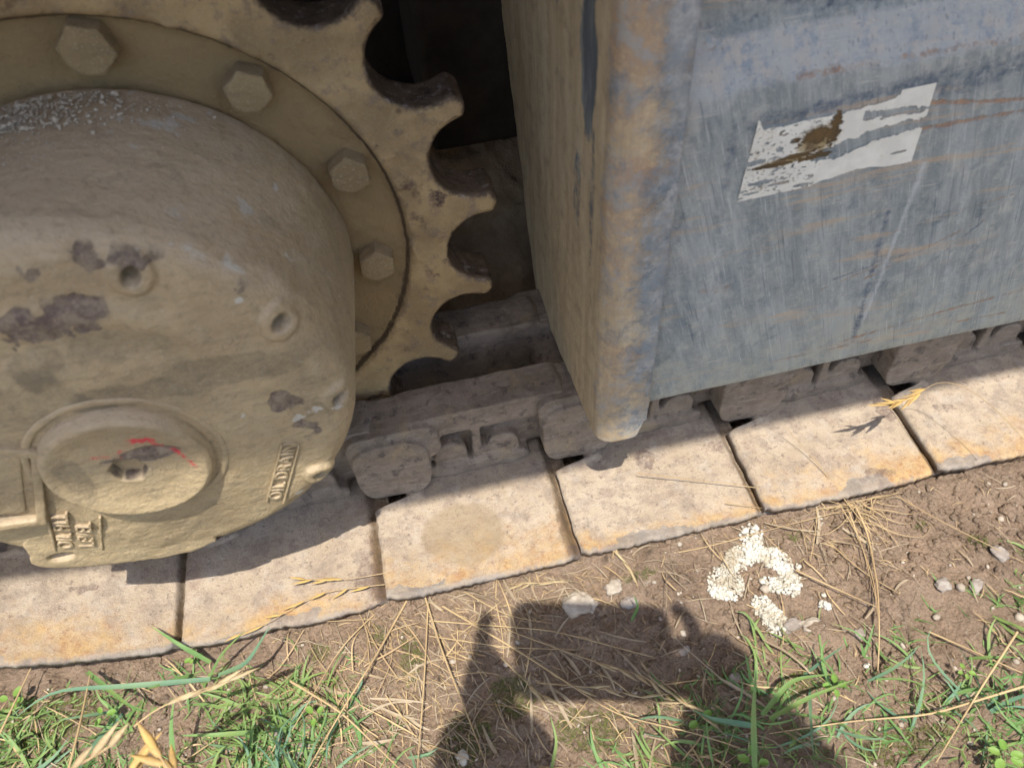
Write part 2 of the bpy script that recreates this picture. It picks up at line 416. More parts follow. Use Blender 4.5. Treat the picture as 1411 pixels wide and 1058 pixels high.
TH, RR = np.meshgrid(th, R_, indexing='ij'); YY = np.broadcast_to(Y_, TH.shape).copy()
X = (RR * np.cos(TH)).ravel(); Z = (RR * np.sin(TH)).ravel(); Y = YY.ravel(); HC = (-.020, .000)
V = np.c_[X + HC[0] * np.clip(-Y / .18, 0, 1), Y, Z]
tx = np.gradient(R_); ty = np.gradient(Y_); ln = np.hypot(tx, ty); nR = np.tile(-ty / ln, nth); nY = np.tile(tx / ln, nth)
N3 = np.c_[nR * np.cos(TH.ravel()), nY, nR * np.sin(TH.ravel())]
front = sstep(.165, .18, -V[:, 1])
disp = .0016 * fbm(V, 14, 3, 3) + .0007 * fbm(V, 70, 4, 5) + .0009 * np.maximum(0, fbm(V, 38, 4, 9) - .1) * 2
P2 = V[:, [0, 2]]
sock = [(.060, .1520), (.1374, .0842), (.1600, -.0101), (.121, -.105), (-.11, .132)]
hole = np.zeros(len(V))
for cx, cz in sock:
    r = np.hypot(P2[:, 0] - cx, P2[:, 1] - cz)
    disp += front * (.0045 * (1 - sstep(.011, .017, r)) - .011 * (1 - sstep(.0050, .0066, r)))
    hole = np.maximum(hole, front * (1 - sstep(.004, .008, r)))
# shallow sweeping web between rim and centre of the cover
web = np.exp(-((np.hypot(P2[:, 0] - HC[0], P2[:, 1]) - .112) / .012) ** 2) * sstep(-.06, .04, P2[:, 1])
disp += front * (.0035 * np.exp(-((np.hypot(P2[:, 0] - HC[0], P2[:, 1]) - .138) / .010) ** 2) * sstep(-.05, .06, P2[:, 1]) - .004 * web)
# raised apron below the big plug
disp += front * .0015 * blob(P2, (-.075, -.145), (.05, .035), 2, .1)
V = V + N3 * disp[:, None]
chip = np.zeros(len(V))
def ppix(px, py, y=-.19): p = at(px, py, 1, y); return (p[0], p[2])
for (px, py, rx, rz, s_) in [(70, 440, .030, .017, 1), (130, 372, .012, .009, 2), (45, 385, .007, .006, 3), (195, 375, .013, .006, 4), (385, 555, .017, .011, 5),
                             (412, 590, .013, .014, 6), (60, 462, .028, .006, 7), (250, 330, .015, .003, 8), (350, 410, .012, .003, 8), (425, 432, .004, .011, 9)]:
    chip = np.maximum(chip, .85 * front * blob(P2, ppix(px, py), (rx, rz), s_, 1.5, .75 / min(rx, rz)))
stain_shade = front * np.clip(.6 * blob(P2, ppix(290, 515), (.085, .014), 11, .9, 30) + .55 * blob(P2, ppix(130, 480), (.05, .02), 12, .9, 30)
        + .5 * blob(P2, ppix(430, 560), (.02, .04), 13, .6, 30) + .5 * blob(P2, ppix(60, 560), (.05, .03), 14, .7, 30) + .8 * hole, 0, 1)  # hole term paints shade into the bolt sockets
crust = (1 - front) * sstep(.1, .5, fbm(V, 30, 4, 21)) * sstep(.03, .16, V[:, 2]) * .9 + .8 * sstep(.45, .6, fbm(V, 55, 4, 22))
F = grid_faces(nth, nr, True)
drive = part('final_drive', new_mesh('final_drive', V, F, attrs=dict(chip=chip, stain_shade=stain_shade, red=np.zeros(len(V)), crust=crust)), M_HUB)
def sub(name, me, mat, parent=drive): return part(name, me, mat, parent)

# lug with a hole at the lower left of the cover
bm = bmesh.new(); lug = at(84, 768, 1, -.186); lx, lz = lug[0], lug[2]
ang = [(lx + .027 * cos(a), lz + .019 * sin(a)) for a in np.linspace(0, 2 * pi, 24, endpoint=False)]
prism_bm(bm, ang, -.186, -.13)
ap = [at(*p, 1, -.186) for p in [(30, 752), (42, 770), (75, 785), (132, 781), (205, 773), (262, 762), (300, 747), (280, 715), (60, 690)]]
prism_bm(bm, [(p[0], p[2]) for p in ap][::-1], -.1858, -.14); me = remeshed('cover_lug', bm, .0018, .0012, 60, 6)
co = np.empty(len(me.vertices) * 3, np.float32); me.vertices.foreach_get('co', co); co = co.reshape(-1, 3)
rr = np.hypot((co[:, 0] - lx) / 1.6, co[:, 2] - lz); co[:, 1] += .012 * (1 - sstep(.0045, .0075, rr)) * (co[:, 1] < -.17)
me.vertices.foreach_set('co', co.ravel()); me.update()
sub('cover_lug', me, M_HUB)

# big oil plug
pc = ppix(177, 651, -.207); PR = .0615
plug_prof = [(PR + .004, -.188), (PR + .003, -.198), (PR + .0005, -.205), (PR - .003, -.2078), (PR - .007, -.2072), (.044, -.2050), (.036, -.2044), (.0168, -.2048), (.0160, -.2052), (.0140, -.2040), (.0135, -.198), (.0130, -.184), (.001, -.183)]
pr = np.array(plug_prof); d = np.r_[0, np.cumsum(np.hypot(*np.diff(pr, axis=0).T))]; t = np.linspace(0, d[-1], 90)
R_ = np.interp(t, d, pr[:, 0]); Y_ = np.interp(t, d, pr[:, 1]); th = np.linspace(0, 2 * pi, 200, endpoint=False)
TH, RR = np.meshgrid(th, R_, indexing='ij')
hexr = .93 / np.cos((TH + .2) % (pi / 3) - pi / 6); RR = np.where(RR < .0166, RR * hexr, RR)
V = np.c_[(pc[0] + RR * np.cos(TH)).ravel(), np.broadcast_to(Y_, TH.shape).ravel(), (pc[1] + RR * np.sin(TH)).ravel()]
V[:, 1] += .0007 * fbm(V, 60, 4, 4) + .0006 * fbm(V, 20, 2, 8)
P2 = V[:, [0, 2]]
def ppl(px, py): return ppix(px, py, -.206)
red = np.maximum.reduce([.62 * seg(P2, ppl(125, 634), ppl(165, 632), .0038), .6 * seg(P2, ppl(160, 628), ppl(185, 612), .004), .8 * seg(P2, ppl(178, 610), ppl(208, 608), .0055), .6 * seg(P2, ppl(208, 612), ppl(245, 622), .004), .75 * seg(P2, ppl(240, 620), ppl(268, 643), .0038)]) * (.75 + .6 * fbm(V, 160, 3, 77))
chip = np.maximum.reduce([.75 * (1 - sstep(.0125, .0145, np.hypot(P2[:, 0] - pc[0], P2[:, 1] - pc[1]))), blob(P2, ppl(208, 626), (.026, .0095), 3, .35, 90), .8 * blob(P2, ppl(160, 636), (.012, .002), 3, .35, 90)])  # first term is painted shade in the hex socket, the blobs are chips
stain_shade = np.maximum(.6 * blob(P2, ppl(105, 665), (.012, .026), 5, .8, 60), .6 * (1 - sstep(.012, .0165, np.hypot(P2[:, 0] - pc[0], P2[:, 1] - pc[1]))))  # second term darkens the hex socket in place of its shade
sub('oil_plug', new_mesh('oil_plug', V, grid_faces(200, 90, True), attrs=dict(chip=chip, red=red * .95, stain_shade=stain_shade, crust=np.zeros(len(V)))), M_HUB)
# shallow groove ring around the plug: raised boss lip
th = np.linspace(0, 2 * pi, 160, endpoint=False); ph = np.linspace(0, 2 * pi, 12, endpoint=False)
A, B = np.meshgrid(th, ph, indexing='ij'); r0 = PR + .0105
V = np.c_[(pc[0] + (r0 + .0032 * np.cos(B)) * np.cos(A)).ravel(), (-.1950 + .0018 * np.sin(B)).ravel(), (pc[1] + .001 + (r0 + .0032 * np.cos(B)) * np.sin(A)).ravel()]
V[:, 1] += .001 * fbm(V, 50, 3, 2)
Fq = []
for i in range(160):
    for j in range(12): Fq.append((i * 12 + j, i * 12 + (j + 1) % 12, ((i + 1) % 160) * 12 + (j + 1) % 12, ((i + 1) % 160) * 12 + j))
sub('plug_seat', new_mesh('plug_seat', V, Fq), M_HUB)

def cover_y(co):
    """cover surface under each point, from the lathe profile"""
    k = slice(int(nr * .35), nr); r = np.hypot(co[:, 0] - HC[0], co[:, 2]); return np.interp(r, R0_[k][::-1], Y0_[k][::-1])
# raised frames and cast lettering
def frame_bm(bm, corners, w, y0, y1):
    n = len(corners)
    for i in range(n - (0 if len(corners) > 2 else 1)):
        a = np.array(corners[i]); b = np.array(corners[(i + 1) % n]); dd = (b - a) / np.linalg.norm(b - a); nn = np.array([-dd[1], dd[0]]) * w / 2
        a = a - dd * w / 2; b = b + dd * w / 2
        prism_bm(bm, [tuple(a + nn), tuple(b + nn), tuple(b - nn), tuple(a - nn)], y0, y1)
def cast_frame(name, pts, w=.0032, yf=-.1905, closed=True):
    bm = bmesh.new(); c = [ppix(px, py, -.19) for px, py in pts]
    if not closed:
        for i in range(len(c) - 1): frame_bm(bm, [c[i], c[i + 1]], w, yf, yf + .02)
    else: frame_bm(bm, c, w, yf, yf + .02)
    me = remeshed(name, bm, .0009, .0005, 120, 3); co = np.empty(len(me.vertices) * 3, np.float32); me.vertices.foreach_get('co', co); co = co.reshape(-1, 3)
    co[:, 1] = cover_y(co) + np.maximum(co[:, 1] - yf, 0) - .0030; me.vertices.foreach_set('co', co.astype(np.float32).ravel()); me.update()
    return sub(name, me, M_HUB)
cast_frame('letter_frame', [(65, 700), (75, 764)], .0028, -.1995, False)
cast_frame('letter_frame', [(139, 704), (140, 760)], .0022, -.1990, False)
cast_frame('letter_frame', [(388, 612), (368, 694)], .0022, -.1980, False)
cast_frame('letter_frame', [(412, 616), (391, 698)], .0022, -.1975, False)
bm = bmesh.new()
cs = [ppix(*p, -.19) for p in [(-60, 600), (52, 614), (60, 706), (-60, 722)]]
frame_bm(bm, cs, .0075, -.2005, -.18)
cs = [ppix(*p, -.19) for p in [(-60, 617), (30, 620), (38, 697), (-60, 708)]]
prism_bm(bm, cs, -.1965, -.18)
sub('rating_plate_boss', remeshed('rating_plate_boss', bm, .0014, .0008, 80, 4), M_HUB)
def lettering(txt, a, b, size, yf, shear=0.0):
    """raised cast text running from photo spot a towards b on the cover"""
    A = np.array(ppix(*a, -.1905)); B = np.array(ppix(*b, -.1905))
    cu = bpy.data.curves.new('raised_lettering', 'FONT'); cu.body = txt; cu.size = size; cu.extrude = .0016; cu.bevel_depth = .0002
    cu.space_character = 1.12; cu.offset = -.0001; cu.resolution_u = 3
    o = bpy.data.objects.new('t', cu); scene.collection.objects.link(o)
    dg = bpy.context.evaluated_depsgraph_get(); dg.update()
    me = bpy.data.meshes.new_from_object(o.evaluated_get(dg)); bpy.data.objects.remove(o)
    n = len(me.vertices); co = np.empty(n * 3, np.float32); me.vertices.foreach_get('co', co); co = co.reshape(-1, 3).astype(float)
    dr = (B - A); s = 1.0; dr = dr / np.linalg.norm(dr); nn = np.array([-dr[1], dr[0]])
    out = np.c_[A[0] + co[:, 0] * s * dr[0] + co[:, 1] * nn[0], yf - co[:, 2], A[1] + co[:, 0] * s * dr[1] + co[:, 1] * nn[1]]
    out[:, 1] = cover_y(out) - .0016 - co[:, 2]
    me.vertices.foreach_set('co', out.astype(np.float32).ravel()); me.update()
    return sub('raised_lettering', me, M_HUB)
lettering('OIL FILL', (101, 759), (95, 706), .0180, -.1985)
lettering('LEVEL', (130, 756), (125, 706), .0180, -.1985)
lettering('OIL DRAIN', (387, 691), (406, 622), .0165, -.1968)

# dirt crumbs lying on top of the drum
def clods(name, pts, rads, mat, parent=None, sub_=1, flat=.7, seed=0):
    """many small irregular lumps in one mesh"""
    bm = bmesh.new(); bmesh.ops.create_icosphere(bm, subdivisions=sub_, radius=1.0)
    bv = np.array([v.co[:] for v in bm.verts]); bf = np.array([[v.index for v in f.verts] for f in bm.faces]); bm.free()
    r = np.random.default_rng(seed); Vs = VL(); Fs = []
    for i, (p, ra) in enumerate(zip(pts, rads)):
        q = bv * (1 + .28 * r.normal(size=(len(bv), 1)) * .7)
        a = r.uniform(0, 2 * pi); c_, s_ = cos(a), sin(a); rot = np.array([[c_, -s_, 0], [s_, c_, 0], [0, 0, 1]])
        q = (q * np.array([1, r.uniform(.6, 1), flat * r.uniform(.7, 1.1)])) @ rot.T * ra + p
        Vs.append(q); Fs.append(bf + i * len(bv))
    return new_mesh(name, np.vstack(Vs), np.vstack(Fs), smooth=False)
pts = []; rd = []
for i in range(1700):
    a = rng.normal(1.66, .24); y = rng.uniform(-.11, -.005) if i % 4 == 0 else rng.uniform(-.05, -.005)
    r = .1905; pts.append((r * cos(a) + HC[0] * (-y / .18), y, r * sin(a))); rd.append(rng.gamma(1.2, .00045) + .0003 if y > -.06 else rng.uniform(.0003, .0009))
o = sub('dirt_crumbs', clods('dirt_crumbs', pts, rd, None, seed=3), M_CRUMB)
o['kind'] = 'stuff'

# ---- sprocket
NT = 19; PH = 0.7076; Rc, rho, Rt = .3250, .0420, .3345
def tooth_outline():
    pts = []
    for k in range(NT):
        g = PH - (k + .5) * 2 * pi / NT
        for b in np.linspace(96, -96, 21):
            bb = radians(b); x = Rc - rho * cos(bb); y = rho * sin(bb)
            pts.append((x * cos(g) - y * sin(g), x * sin(g) + y * cos(g)))
        tq = PH - (k + 1) * 2 * pi / NT
        for dth, rr_ in ((.020, Rt - .001), (.008, Rt + .003), (-.008, Rt + .003), (-.020, Rt - .001)): pts.append((rr_ * cos(tq + dth), rr_ * sin(tq + dth)))
    p = np.array(pts); n = len(p)
    d = np.r_[0, np.cumsum(np.hypot(*(np.roll(p, -1, 0) - p).T))]; t = np.linspace(0, d[-1], 1900, endpoint=False)
    pp = np.vstack([p, p[:1]]); q = np.c_[np.interp(t, d, pp[:, 0]), np.interp(t, d, pp[:, 1])]
    for _ in range(14): q = (np.roll(q, 1, 0) + 2 * q + np.roll(q, -1, 0)) / 4
    return q
OUT = tooth_outline(); M = len(OUT)
tg = np.roll(OUT, -1, 0) - np.roll(OUT, 1, 0); tg /= np.linalg.norm(tg, axis=1)[:, None]
nrm = np.c_[-tg[:, 1], tg[:, 0]]; nrm *= np.sign((nrm * OUT).sum(1).mean())
ca = np.unwrap(np.arctan2(OUT[:, 1], OUT[:, 0])); ca = np.linspace(ca[0], ca[0] + np.sign(ca[-1] - ca[0]) * 2 * pi, M, endpoint=False)
loops = []; wornw = []
def circ(r): return np.c_[r * np.cos(ca), r * np.sin(ca)]
RIN = .245
inner = [(.15, .013), (.19, .0135), (.215, .0135), (.235, .013), (.2405, .011), (.2435, .006), (.2465, .0015), (.250, 0.0)]
for (r0, y0), (r1, y1) in zip(inner[:-1], inner[1:]):
    for f in np.linspace(0, 1, max(2, int((r1 - r0) / .0025)), endpoint=False):
        loops.append((circ(r0 + (r1 - r0) * f), y0 + (y1 - y0) * f)); wornw.append(0)
TK = .046; bev = .0055; IN = OUT - nrm * bev
for f in np.linspace(0, 1, 26, endpoint=False):
    g = f ** .9; loops.append((circ(.250) * (1 - g) + IN * g, 0)); wornw.append(0)
for a in np.linspace(0, pi / 2, 6): loops.append((IN + nrm * bev * sin(a), bev * (1 - cos(a)))); wornw.append(.25 + .75 * a / (pi / 2))
for y in np.linspace(bev, TK - bev, 14)[1:]: loops.append((OUT, y)); wornw.append(1)
for a in np.linspace(0, pi / 2, 5)[1:]: loops.append((OUT - nrm * bev * (1 - cos(a)), TK - bev + bev * sin(a))); wornw.append(.8)
loops.append((circ(.25), TK)); wornw.append(0); loops.append((circ(.15), TK)); wornw.append(0)
K = len(loops); V = np.zeros((M, K, 3)); W = np.zeros((M, K))
for k, (lp, y) in enumerate(loops): V[:, k, 0] = lp[:, 0]; V[:, k, 1] = y; V[:, k, 2] = lp[:, 1]; W[:, k] = wornw[k]
V = V.reshape(-1, 3); W = W.ravel(); rad = np.hypot(V[:, 0], V[:, 2])
V[:, 1] += .0016 * fbm(V, 22, 4, 31) + .0010 * fbm(V, 80, 3, 32) - .004 * sstep(.15, .6, fbm(V, 40, 4, 33)) * np.exp(-((rad - .249) / .008) ** 2)
rdisp = .0010 * fbm(V, 35, 4, 35) * sstep(.26, .29, rad); V[:, 0] += rdisp * V[:, 0] / rad; V[:, 2] += rdisp * V[:, 2] / rad
worn = W * sstep(.27, .285, rad)
groove = np.exp(-((rad - .2425 - .0015 * fbm(V, 30, 3, 36)) / .0028) ** 2) * .8
chip = np.maximum(sstep(.316, .336, rad) * (.40 + .5 * fbm(V, 30, 3, 37)), sstep(.35, .55, fbm(V, 26, 4, 38)) * .7 * sstep(.262, .28, rad))
spr = part('sprocket', new_mesh('sprocket', V, grid_faces(M, K, True)[:, ::-1] if ca[-1] > ca[0] else grid_faces(M, K, True), attrs=dict(worn=worn, groove=groove, chip=np.clip(chip, 0, 1) * .9, recess=1 - sstep(.236, .244, rad))), M_SPR)
# flange bolts
def hexbolt(r, h, rw):
    bm = bmesh.new()
    prism_bm(bm, [(r * cos(a), r * sin(a)) for a in np.linspace(0, 2 * pi, 6, endpoint=False)], -h, .003)
    prism_bm(bm, [(r * .84 * cos(a), r * .84 * sin(a)) for a in np.linspace(0, 2 * pi, 24, endpoint=False)], -h - .0012, .003)
    return remeshed('flange_bolt', bm, .0011, .0014, 70, 7)
hb = hexbolt(.0208, .0165, .0245)
M_BOLT = mat_khaki('bolt_khaki', (.30, .22, .115), (.23, .165, .085), (.30, .22, .125), .1)
bpos = [at(118, 77, 1, -.01), at(342, 135, 1, -.01), at(483, 250, 1, -.01), at(521, 374, 1, -.01)]
bang = [atan2(p[2], p[0]) for p in bpos]
allang = bang + [bang[3] - .5236 * k for k in range(1, 6)] + [bang[0] + .5236 * k for k in range(1, 4)]
for i, a in enumerate(allang):
    o = part('flange_bolt', hb, M_BOLT, spr)
    rr_ = hypot(bpos[i][0], bpos[i][2]) if i < 4 else .214
    sc = .93 if i else 1.0
    o.matrix_basis = Matrix.Translation(Vector((rr_ * cos(a), .011, rr_ * sin(a)))) @ Matrix.Rotation(a * 1.7 + i, 4, 'Y') @ Matrix.Scale(sc, 4)
    o.matrix_parent_inverse = Matrix.Translation(-Vector(chain_loc(spr)))

# ---- track shoes
PIT = .2259; SX = .3655; SZ = -.34; SY0 = -.2085; SY1 = .255
def shoe_mesh(seed, marks=(), lowcut=0.0, pool=None):
    nu, nv = 118, 170; u = np.linspace(0, PIT + .016, nu)
    v = np.r_[np.linspace(0, .17, 120), np.linspace(.174, SY1 - SY0, nv - 120)]
    U, W_ = np.meshgrid(u, v, indexing='ij'); U = U.ravel(); W_ = W_.ravel()
    q = np.c_[U + seed * 3.1, W_, np.zeros(len(U))]
    # notch on the leading edge for the chain link
    notch = sstep(.118, .130, W_) * (1 - sstep(.30, .312, W_))
    x = U + notch * .040 * (1 - sstep(0, .08, U)) + .0016 * fbm(np.c_[W_ * 0 + seed, W_, U * 0], 60, 3, seed) * (1 - sstep(0, .01, U))
    # right end slightly rounded outer corner, ragged outer edge
    rag = .0022 * fbm(np.c_[U + seed, U * 0, U * 0], 30, 4, seed + 3) * 1.8 + .0016 * fbm(np.c_[U + seed, U * 0, U * 0], 220, 2, seed)
    corner = .010 * sstep(.205, .232, U) + .005 * (1 - sstep(0, .012, U))
    y = SY0 + W_ + (rag + corner) * (1 - sstep(0, .03, W_))
    z = .0016 * fbm(q, 9, 3, seed) + .00045 * fbm(q, 90, 4, seed + 1)
    z = z - .013 * sstep(PIT - .012, PIT + .001, U) - .0035 * (1 - sstep(0, .006, U)) ** 2 - .0025 * (1 - sstep(0, .005, W_)) ** 2
    z = z + .006 * (1 - sstep(.0, .06, U)) + .0010 * np.maximum(0, fbm(q, 45, 4, seed + 9)) * 2
    n = len(U); top = np.c_[x, y, z]; bot = np.c_[x, y + .0015, z - .0105]
    V = np.vstack([top, bot]); F = grid_faces(nu, nv)[:, ::1]; Fb = F[:, ::-1] + n
    idx = lambda i, j: i * nv + j
    side = []
    for i in range(nu - 1):
        side += [(idx(i, 0), idx(i, 0) + n, idx(i + 1, 0) + n, idx(i + 1, 0)), (idx(i + 1, nv - 1), idx(i + 1, nv - 1) + n, idx(i, nv - 1) + n, idx(i, nv - 1))]
    for j in range(nv - 1):
        side += [(idx(0, j + 1), idx(0, j + 1) + n, idx(0, j) + n, idx(0, j)), (idx(nu - 1, j), idx(nu - 1, j) + n, idx(nu - 1, j + 1) + n, idx(nu - 1, j + 1))]
    F = np.vstack([F, Fb, np.array(side)])
    UV = np.c_[U, W_]; z0 = np.zeros(n)
    edge = np.clip(1.10 - W_ / (.062 + .03 * sin(seed * 2.3)), 0, 1) * (.75 + .5 * fbm(q, 12, 3, seed + 4))
    lip = (.75 if seed not in (9, 8) else 1.0) * sstep(PIT - (.015 if seed not in (9, 8) else .026), PIT - .004, U + .006 * fbm(q, 30, 3, seed + 6)) * (.55 + .45 * sstep(.3, .9, 1 - W_ / .15))
    steel = np.clip(1.0 - W_ / .011, 0, 1) * (.8 + .6 * fbm(q, 18, 3, seed + 5)) + .8 * blob(UV, (.03 + .05 * (seed % 3), .006), (.035, .009), seed, 1.2, 60) + .5 * (1 - sstep(0, .004, U))
    patch = z0.copy()
    for (a, b, ra, rb) in marks: patch = np.maximum(patch, .6 * blob(UV, (a, b), (ra, rb), seed + int(a * 999), 1.3, 70))
    disc = z0.copy()
    if pool: disc = blob(UV, pool[:2], (pool[2], pool[3]), 5, .16, 30)
    at2 = {k: np.r_[v_, v_] for k, v_ in dict(edge=edge, lip=lip, steel=np.clip(steel, 0, 1), patch=patch, disc=disc).items()}
    at2['steel'][n:] = .5
    return new_mesh('track_shoe', V, F, attrs=at2)
def place(o, x, z, ang):
    o.matrix_basis = Matrix.Translation(Vector((x, 0, z))) @ Matrix.Rotation(ang, 4, 'Y')
    o.matrix_parent_inverse = Matrix.Translation(-Vector(chain_loc(exc)))
marks = {0: [(.112, .113, .015, .012), (.20, .10, .02, .01)], -1: [(.225, .008, .012, .012)], -2: [(.215, .03, .02, .05)], 1: [(.15, .02, .02, .01), (.21, .11, .01, .02)], 2: [(.05, .09, .015, .01)], -3: [(.12, .08, .02, .006)]}
shoe_meshes = {}
for k in range(-2, 4):
    me = shoe_mesh(k + 10, marks.get(k, ()), pool=(.098, .065, .047, .044) if k == -1 else None); shoe_meshes[k] = me
    o = part('track_shoe', me, M_SHOE)
    place(o, SX + k * PIT, SZ + [.0, .0, .0, .001, 0, .001][k + 2], radians([0, .3, 0, .2, -.2, 0][k + 2]))
common = shoe_meshes[1]
def shoe_copy(x, z, ang, me=common):
    o = part('track_shoe', me, M_SHOE); place(o, x, z, ang)
for k in range(4, 9): shoe_copy(SX + k * PIT, SZ, 0)
# the track climbing round the sprocket and running back on top
x, z = SX - 2 * PIT, SZ; first = True
for adeg in (21, 57, 94, 130, 165):
    a = radians(adeg); nx, nz = x - PIT * cos(a), z + PIT * sin(a)
    shoe_copy(nx, nz, a, shoe_mesh(33, marks[-3]) if first else common); first = False
    x, z = nx, nz
for k in range(10): shoe_copy(x + .1 + (k + 1) * PIT, z + .006, pi)

# ---- chain links
def link_mesh(side=1):
    bm = bmesh.new()
    def slab(poly, y0, y1): prism_bm(bm, poly, y0, y1)
    def rr(x0, x1, z0, z1, r=.02, n=5):
        c = []
        for cx, cz, a0 in ((x1 - r, z1 - r, 0), (x0 + r, z1 - r, pi / 2), (x0 + r, z0 + r, pi), (x1 - r, z0 + r, 1.5 * pi)):
            for i in range(n): a = a0 + pi / 2 * i / (n - 1); c.append((cx + r * cos(a), cz + r * sin(a)))
        return c
    # local x: 0 at the pin of the leading lobe; z: 0 at the shoe surface
    slab(rr(-.044, .044, .003, .108, .030), -.077, -.030)
    slab(rr(-.046, .060, .060, .118, .016), -.070, -.014)              # outer lobe
    slab(rr(.0, .18, .020, .116, .018), -.038, -.010)                   # web
    slab(rr(.02, .215, .082, .120, .010), -.060, -.010)                 # rail
    slab(rr(.135, .262, .012, .114, .034), -.042, -.008)                # inner lobe
    slab(rr(.040, .168, .0, .022, .008), -.062, -.02)                   # foot with bolt seats
    for bx in (.070, .135):
        slab([(bx + .021 * cos(a), .036 + .024 * sin(a) + (.0 if sin(a) > 0 else -.02)) for a in np.linspace(0, 2 * pi, 18, endpoint=False)], -.058, -.035)
    slab(rr(.098, .110, .02, .095, .004), -.059, -.03)                  # rib between the bolt pockets
    me = remeshed('track_link', bm, .0024, .0030, 42, 4, 3)
    if side < 0:
        co = np.empty(len(me.vertices) * 3, np.float32); me.vertices.foreach_get('co', co); co = co.reshape(-1, 3)
        co[:, 1] = .045 - co[:, 1]; me.vertices.foreach_set('co', co.ravel()); me.flip_normals(); me.update()
    return me
lk = link_mesh(1); lkf = link_mesh(-1)
def cyl_me(name, r, y0, y1, n=28, bev=.002):
    bm = bmesh.new(); prism_bm(bm, [(r * cos(a), r * sin(a)) for a in np.linspace(0, 2 * pi, n, endpoint=False)], y0, y1)
    return bm_mesh(name, bm, bev)
pin = cyl_me('track_pin', .024, -.082, .127); bush = cyl_me('bushing', .030, -.012, .057)
def chain_piece(x, z, ang):
    for me, nm in ((lk, 'track_link'), (lkf, 'track_link')):
        o = part(nm, me, M_LINK); place(o, x, z, ang)
    R3 = Matrix.Rotation(ang, 3, 'Y'); off = R3 @ Vector((0, 0, .060))
    for me, nm in ((bush, 'bushing'),):
        o = part(nm, me, M_LINK); place(o, x + off.x, z + off.z, 0)
for k in range(-2, 9): chain_piece(SX + k * PIT + .033, SZ + .001, 0)
# ---- track frame (blue-grey box section at the right)
BY = -.1335
def strip_mesh(name, path, xs, attrf, ragged=None):
    """sheet: cross-section path in (y,z) swept along xs"""
    path = np.array(path); d = np.r_[0, np.cumsum(np.hypot(*np.diff(path, axis=0).T))]; n = int(d[-1] / .0016)
    t = np.linspace(0, d[-1], n); yy = np.interp(t, d, path[:, 0]); zz = np.interp(t, d, path[:, 1])
    for _ in range(2): yy[1:-1] = (yy[:-2] + 2 * yy[1:-1] + yy[2:]) / 4; zz[1:-1] = (zz[:-2] + 2 * zz[1:-1] + zz[2:]) / 4
    Xg, T = np.meshgrid(xs, np.arange(n), indexing='ij')
    V = np.c_[Xg.ravel(), yy[T.ravel()], zz[T.ravel()]]
    V[:, 1] += .0020 * fbm(V, 5, 2, 51) + .0007 * fbm(V, 22, 3, 52)
    return new_mesh(name, V, grid_faces(len(xs), n), attrs=attrf(V))
def bx(px, py): p = at(px, py, 1, BY); return (p[0], p[2])
xs = np.r_[np.arange(.4425, .93, .0017), np.linspace(.94, 2.62, 80)]
path = [(.02, -.180), (-.115, -.1835), (-.126, -.181), (-.1325, -.174), (BY, -.166), (BY, -.10), (BY, .0), (BY, .160), (BY, .1745), (-.1325, .1785), (-.118, .2135), (-.116, .222), (-.1165, .27), (-.117, .335), (-.108, .345), (.05, .346), (.22, .346)]
def battr(V):
    P2 = V[:, [0, 2]]; z = V[:, 2]; n_ = fbm(V, 25, 4, 61)
    rust = np.maximum.reduce([.6 * (1 - sstep(.452, .470 + .012 * n_, V[:, 0])) * (.6 + .8 * n_), .5 * (1 - sstep(.47, .53, V[:, 0])) * sstep(.10, .20, z) * (.2 + 1.3 * n_), .75 * seg(P2, bx(1100, 108), bx(1411, 52), .0045) * (.7 + .5 * n_),
        .9 * seg(P2, bx(1255, 143), bx(1330, 141), .003), .8 * seg(P2, bx(1330, 141), bx(1411, 137), .0025), .8 * seg(P2, bx(1270, 178), bx(1411, 152), .003),
        .7 * seg(P2, bx(1190, 385), bx(1360, 300), .0016), .65 * seg(P2, bx(1160, 470), bx(1411, 398), .003), .7 * seg(P2, bx(1050, 500), bx(1411, 425), .002) * (n_ > 0), .6 * seg(P2, bx(1130, 400), bx(1250, 350), .0018),
        .55 * seg(P2, bx(1200, 330), bx(1411, 262), .0014), .75 * seg(P2, bx(900, 215), bx(885, 330), .003) * (n_ > -.1), .5 * blob(P2, bx(985, 400), (.02, .006), 3, .5, 60), .55 * blob(P2, bx(1085, 190), (.01, .01), 3, .5, 60)])
    lav = sstep(.168, .182, z) * (1 - sstep(.209, .216, z)) * .8 + .6 * blob(P2, bx(960, 130), (.035, .03), 8, .5, 40) + .35 * blob(P2, bx(950, 300), (.03, .10), 9, .6, 30)  # sloped fold band painted paler to stand in for extra skylight
    dark = np.maximum.reduce([.75 * sstep(.214, .220, z) * (1 - sstep(.262, .27, z)) * (.65 + .9 * n_), .62 * seg(P2, bx(1040, 172), bx(1290, 108), .008), .55 * seg(P2, bx(1300, 120), bx(1411, 90), .016),
        .6 * seg(P2, bx(1225, 290), bx(1175, 470), .0045), .5 * seg(P2, bx(1010, 180), bx(1000, 260), .006), .5 * seg(P2, bx(1150, 385), bx(1250, 350), .002), .45 * blob(P2, bx(1350, 293), (.006, .006), 3, .3, 60), .5 * seg(P2, bx(1260, 380), bx(1360, 300), .0015)])
    pale = np.maximum.reduce([.8 * seg(P2, bx(1275, 225), bx(1190, 440), .0035), .55 * seg(P2, bx(1330, 260), bx(1290, 440), .004), .6 * seg(P2, bx(942, 100), bx(905, 420), .0028), .5 * seg(P2, bx(1000, 300), bx(960, 480), .006)])
    low = 1 - sstep(-.16, -.05, z + .05 * n_)
    return dict(rust=np.clip(rust, 0, 1), lav=np.clip(lav, 0, 1), dark=np.clip(dark, 0, 1), pale=pale, low=low)
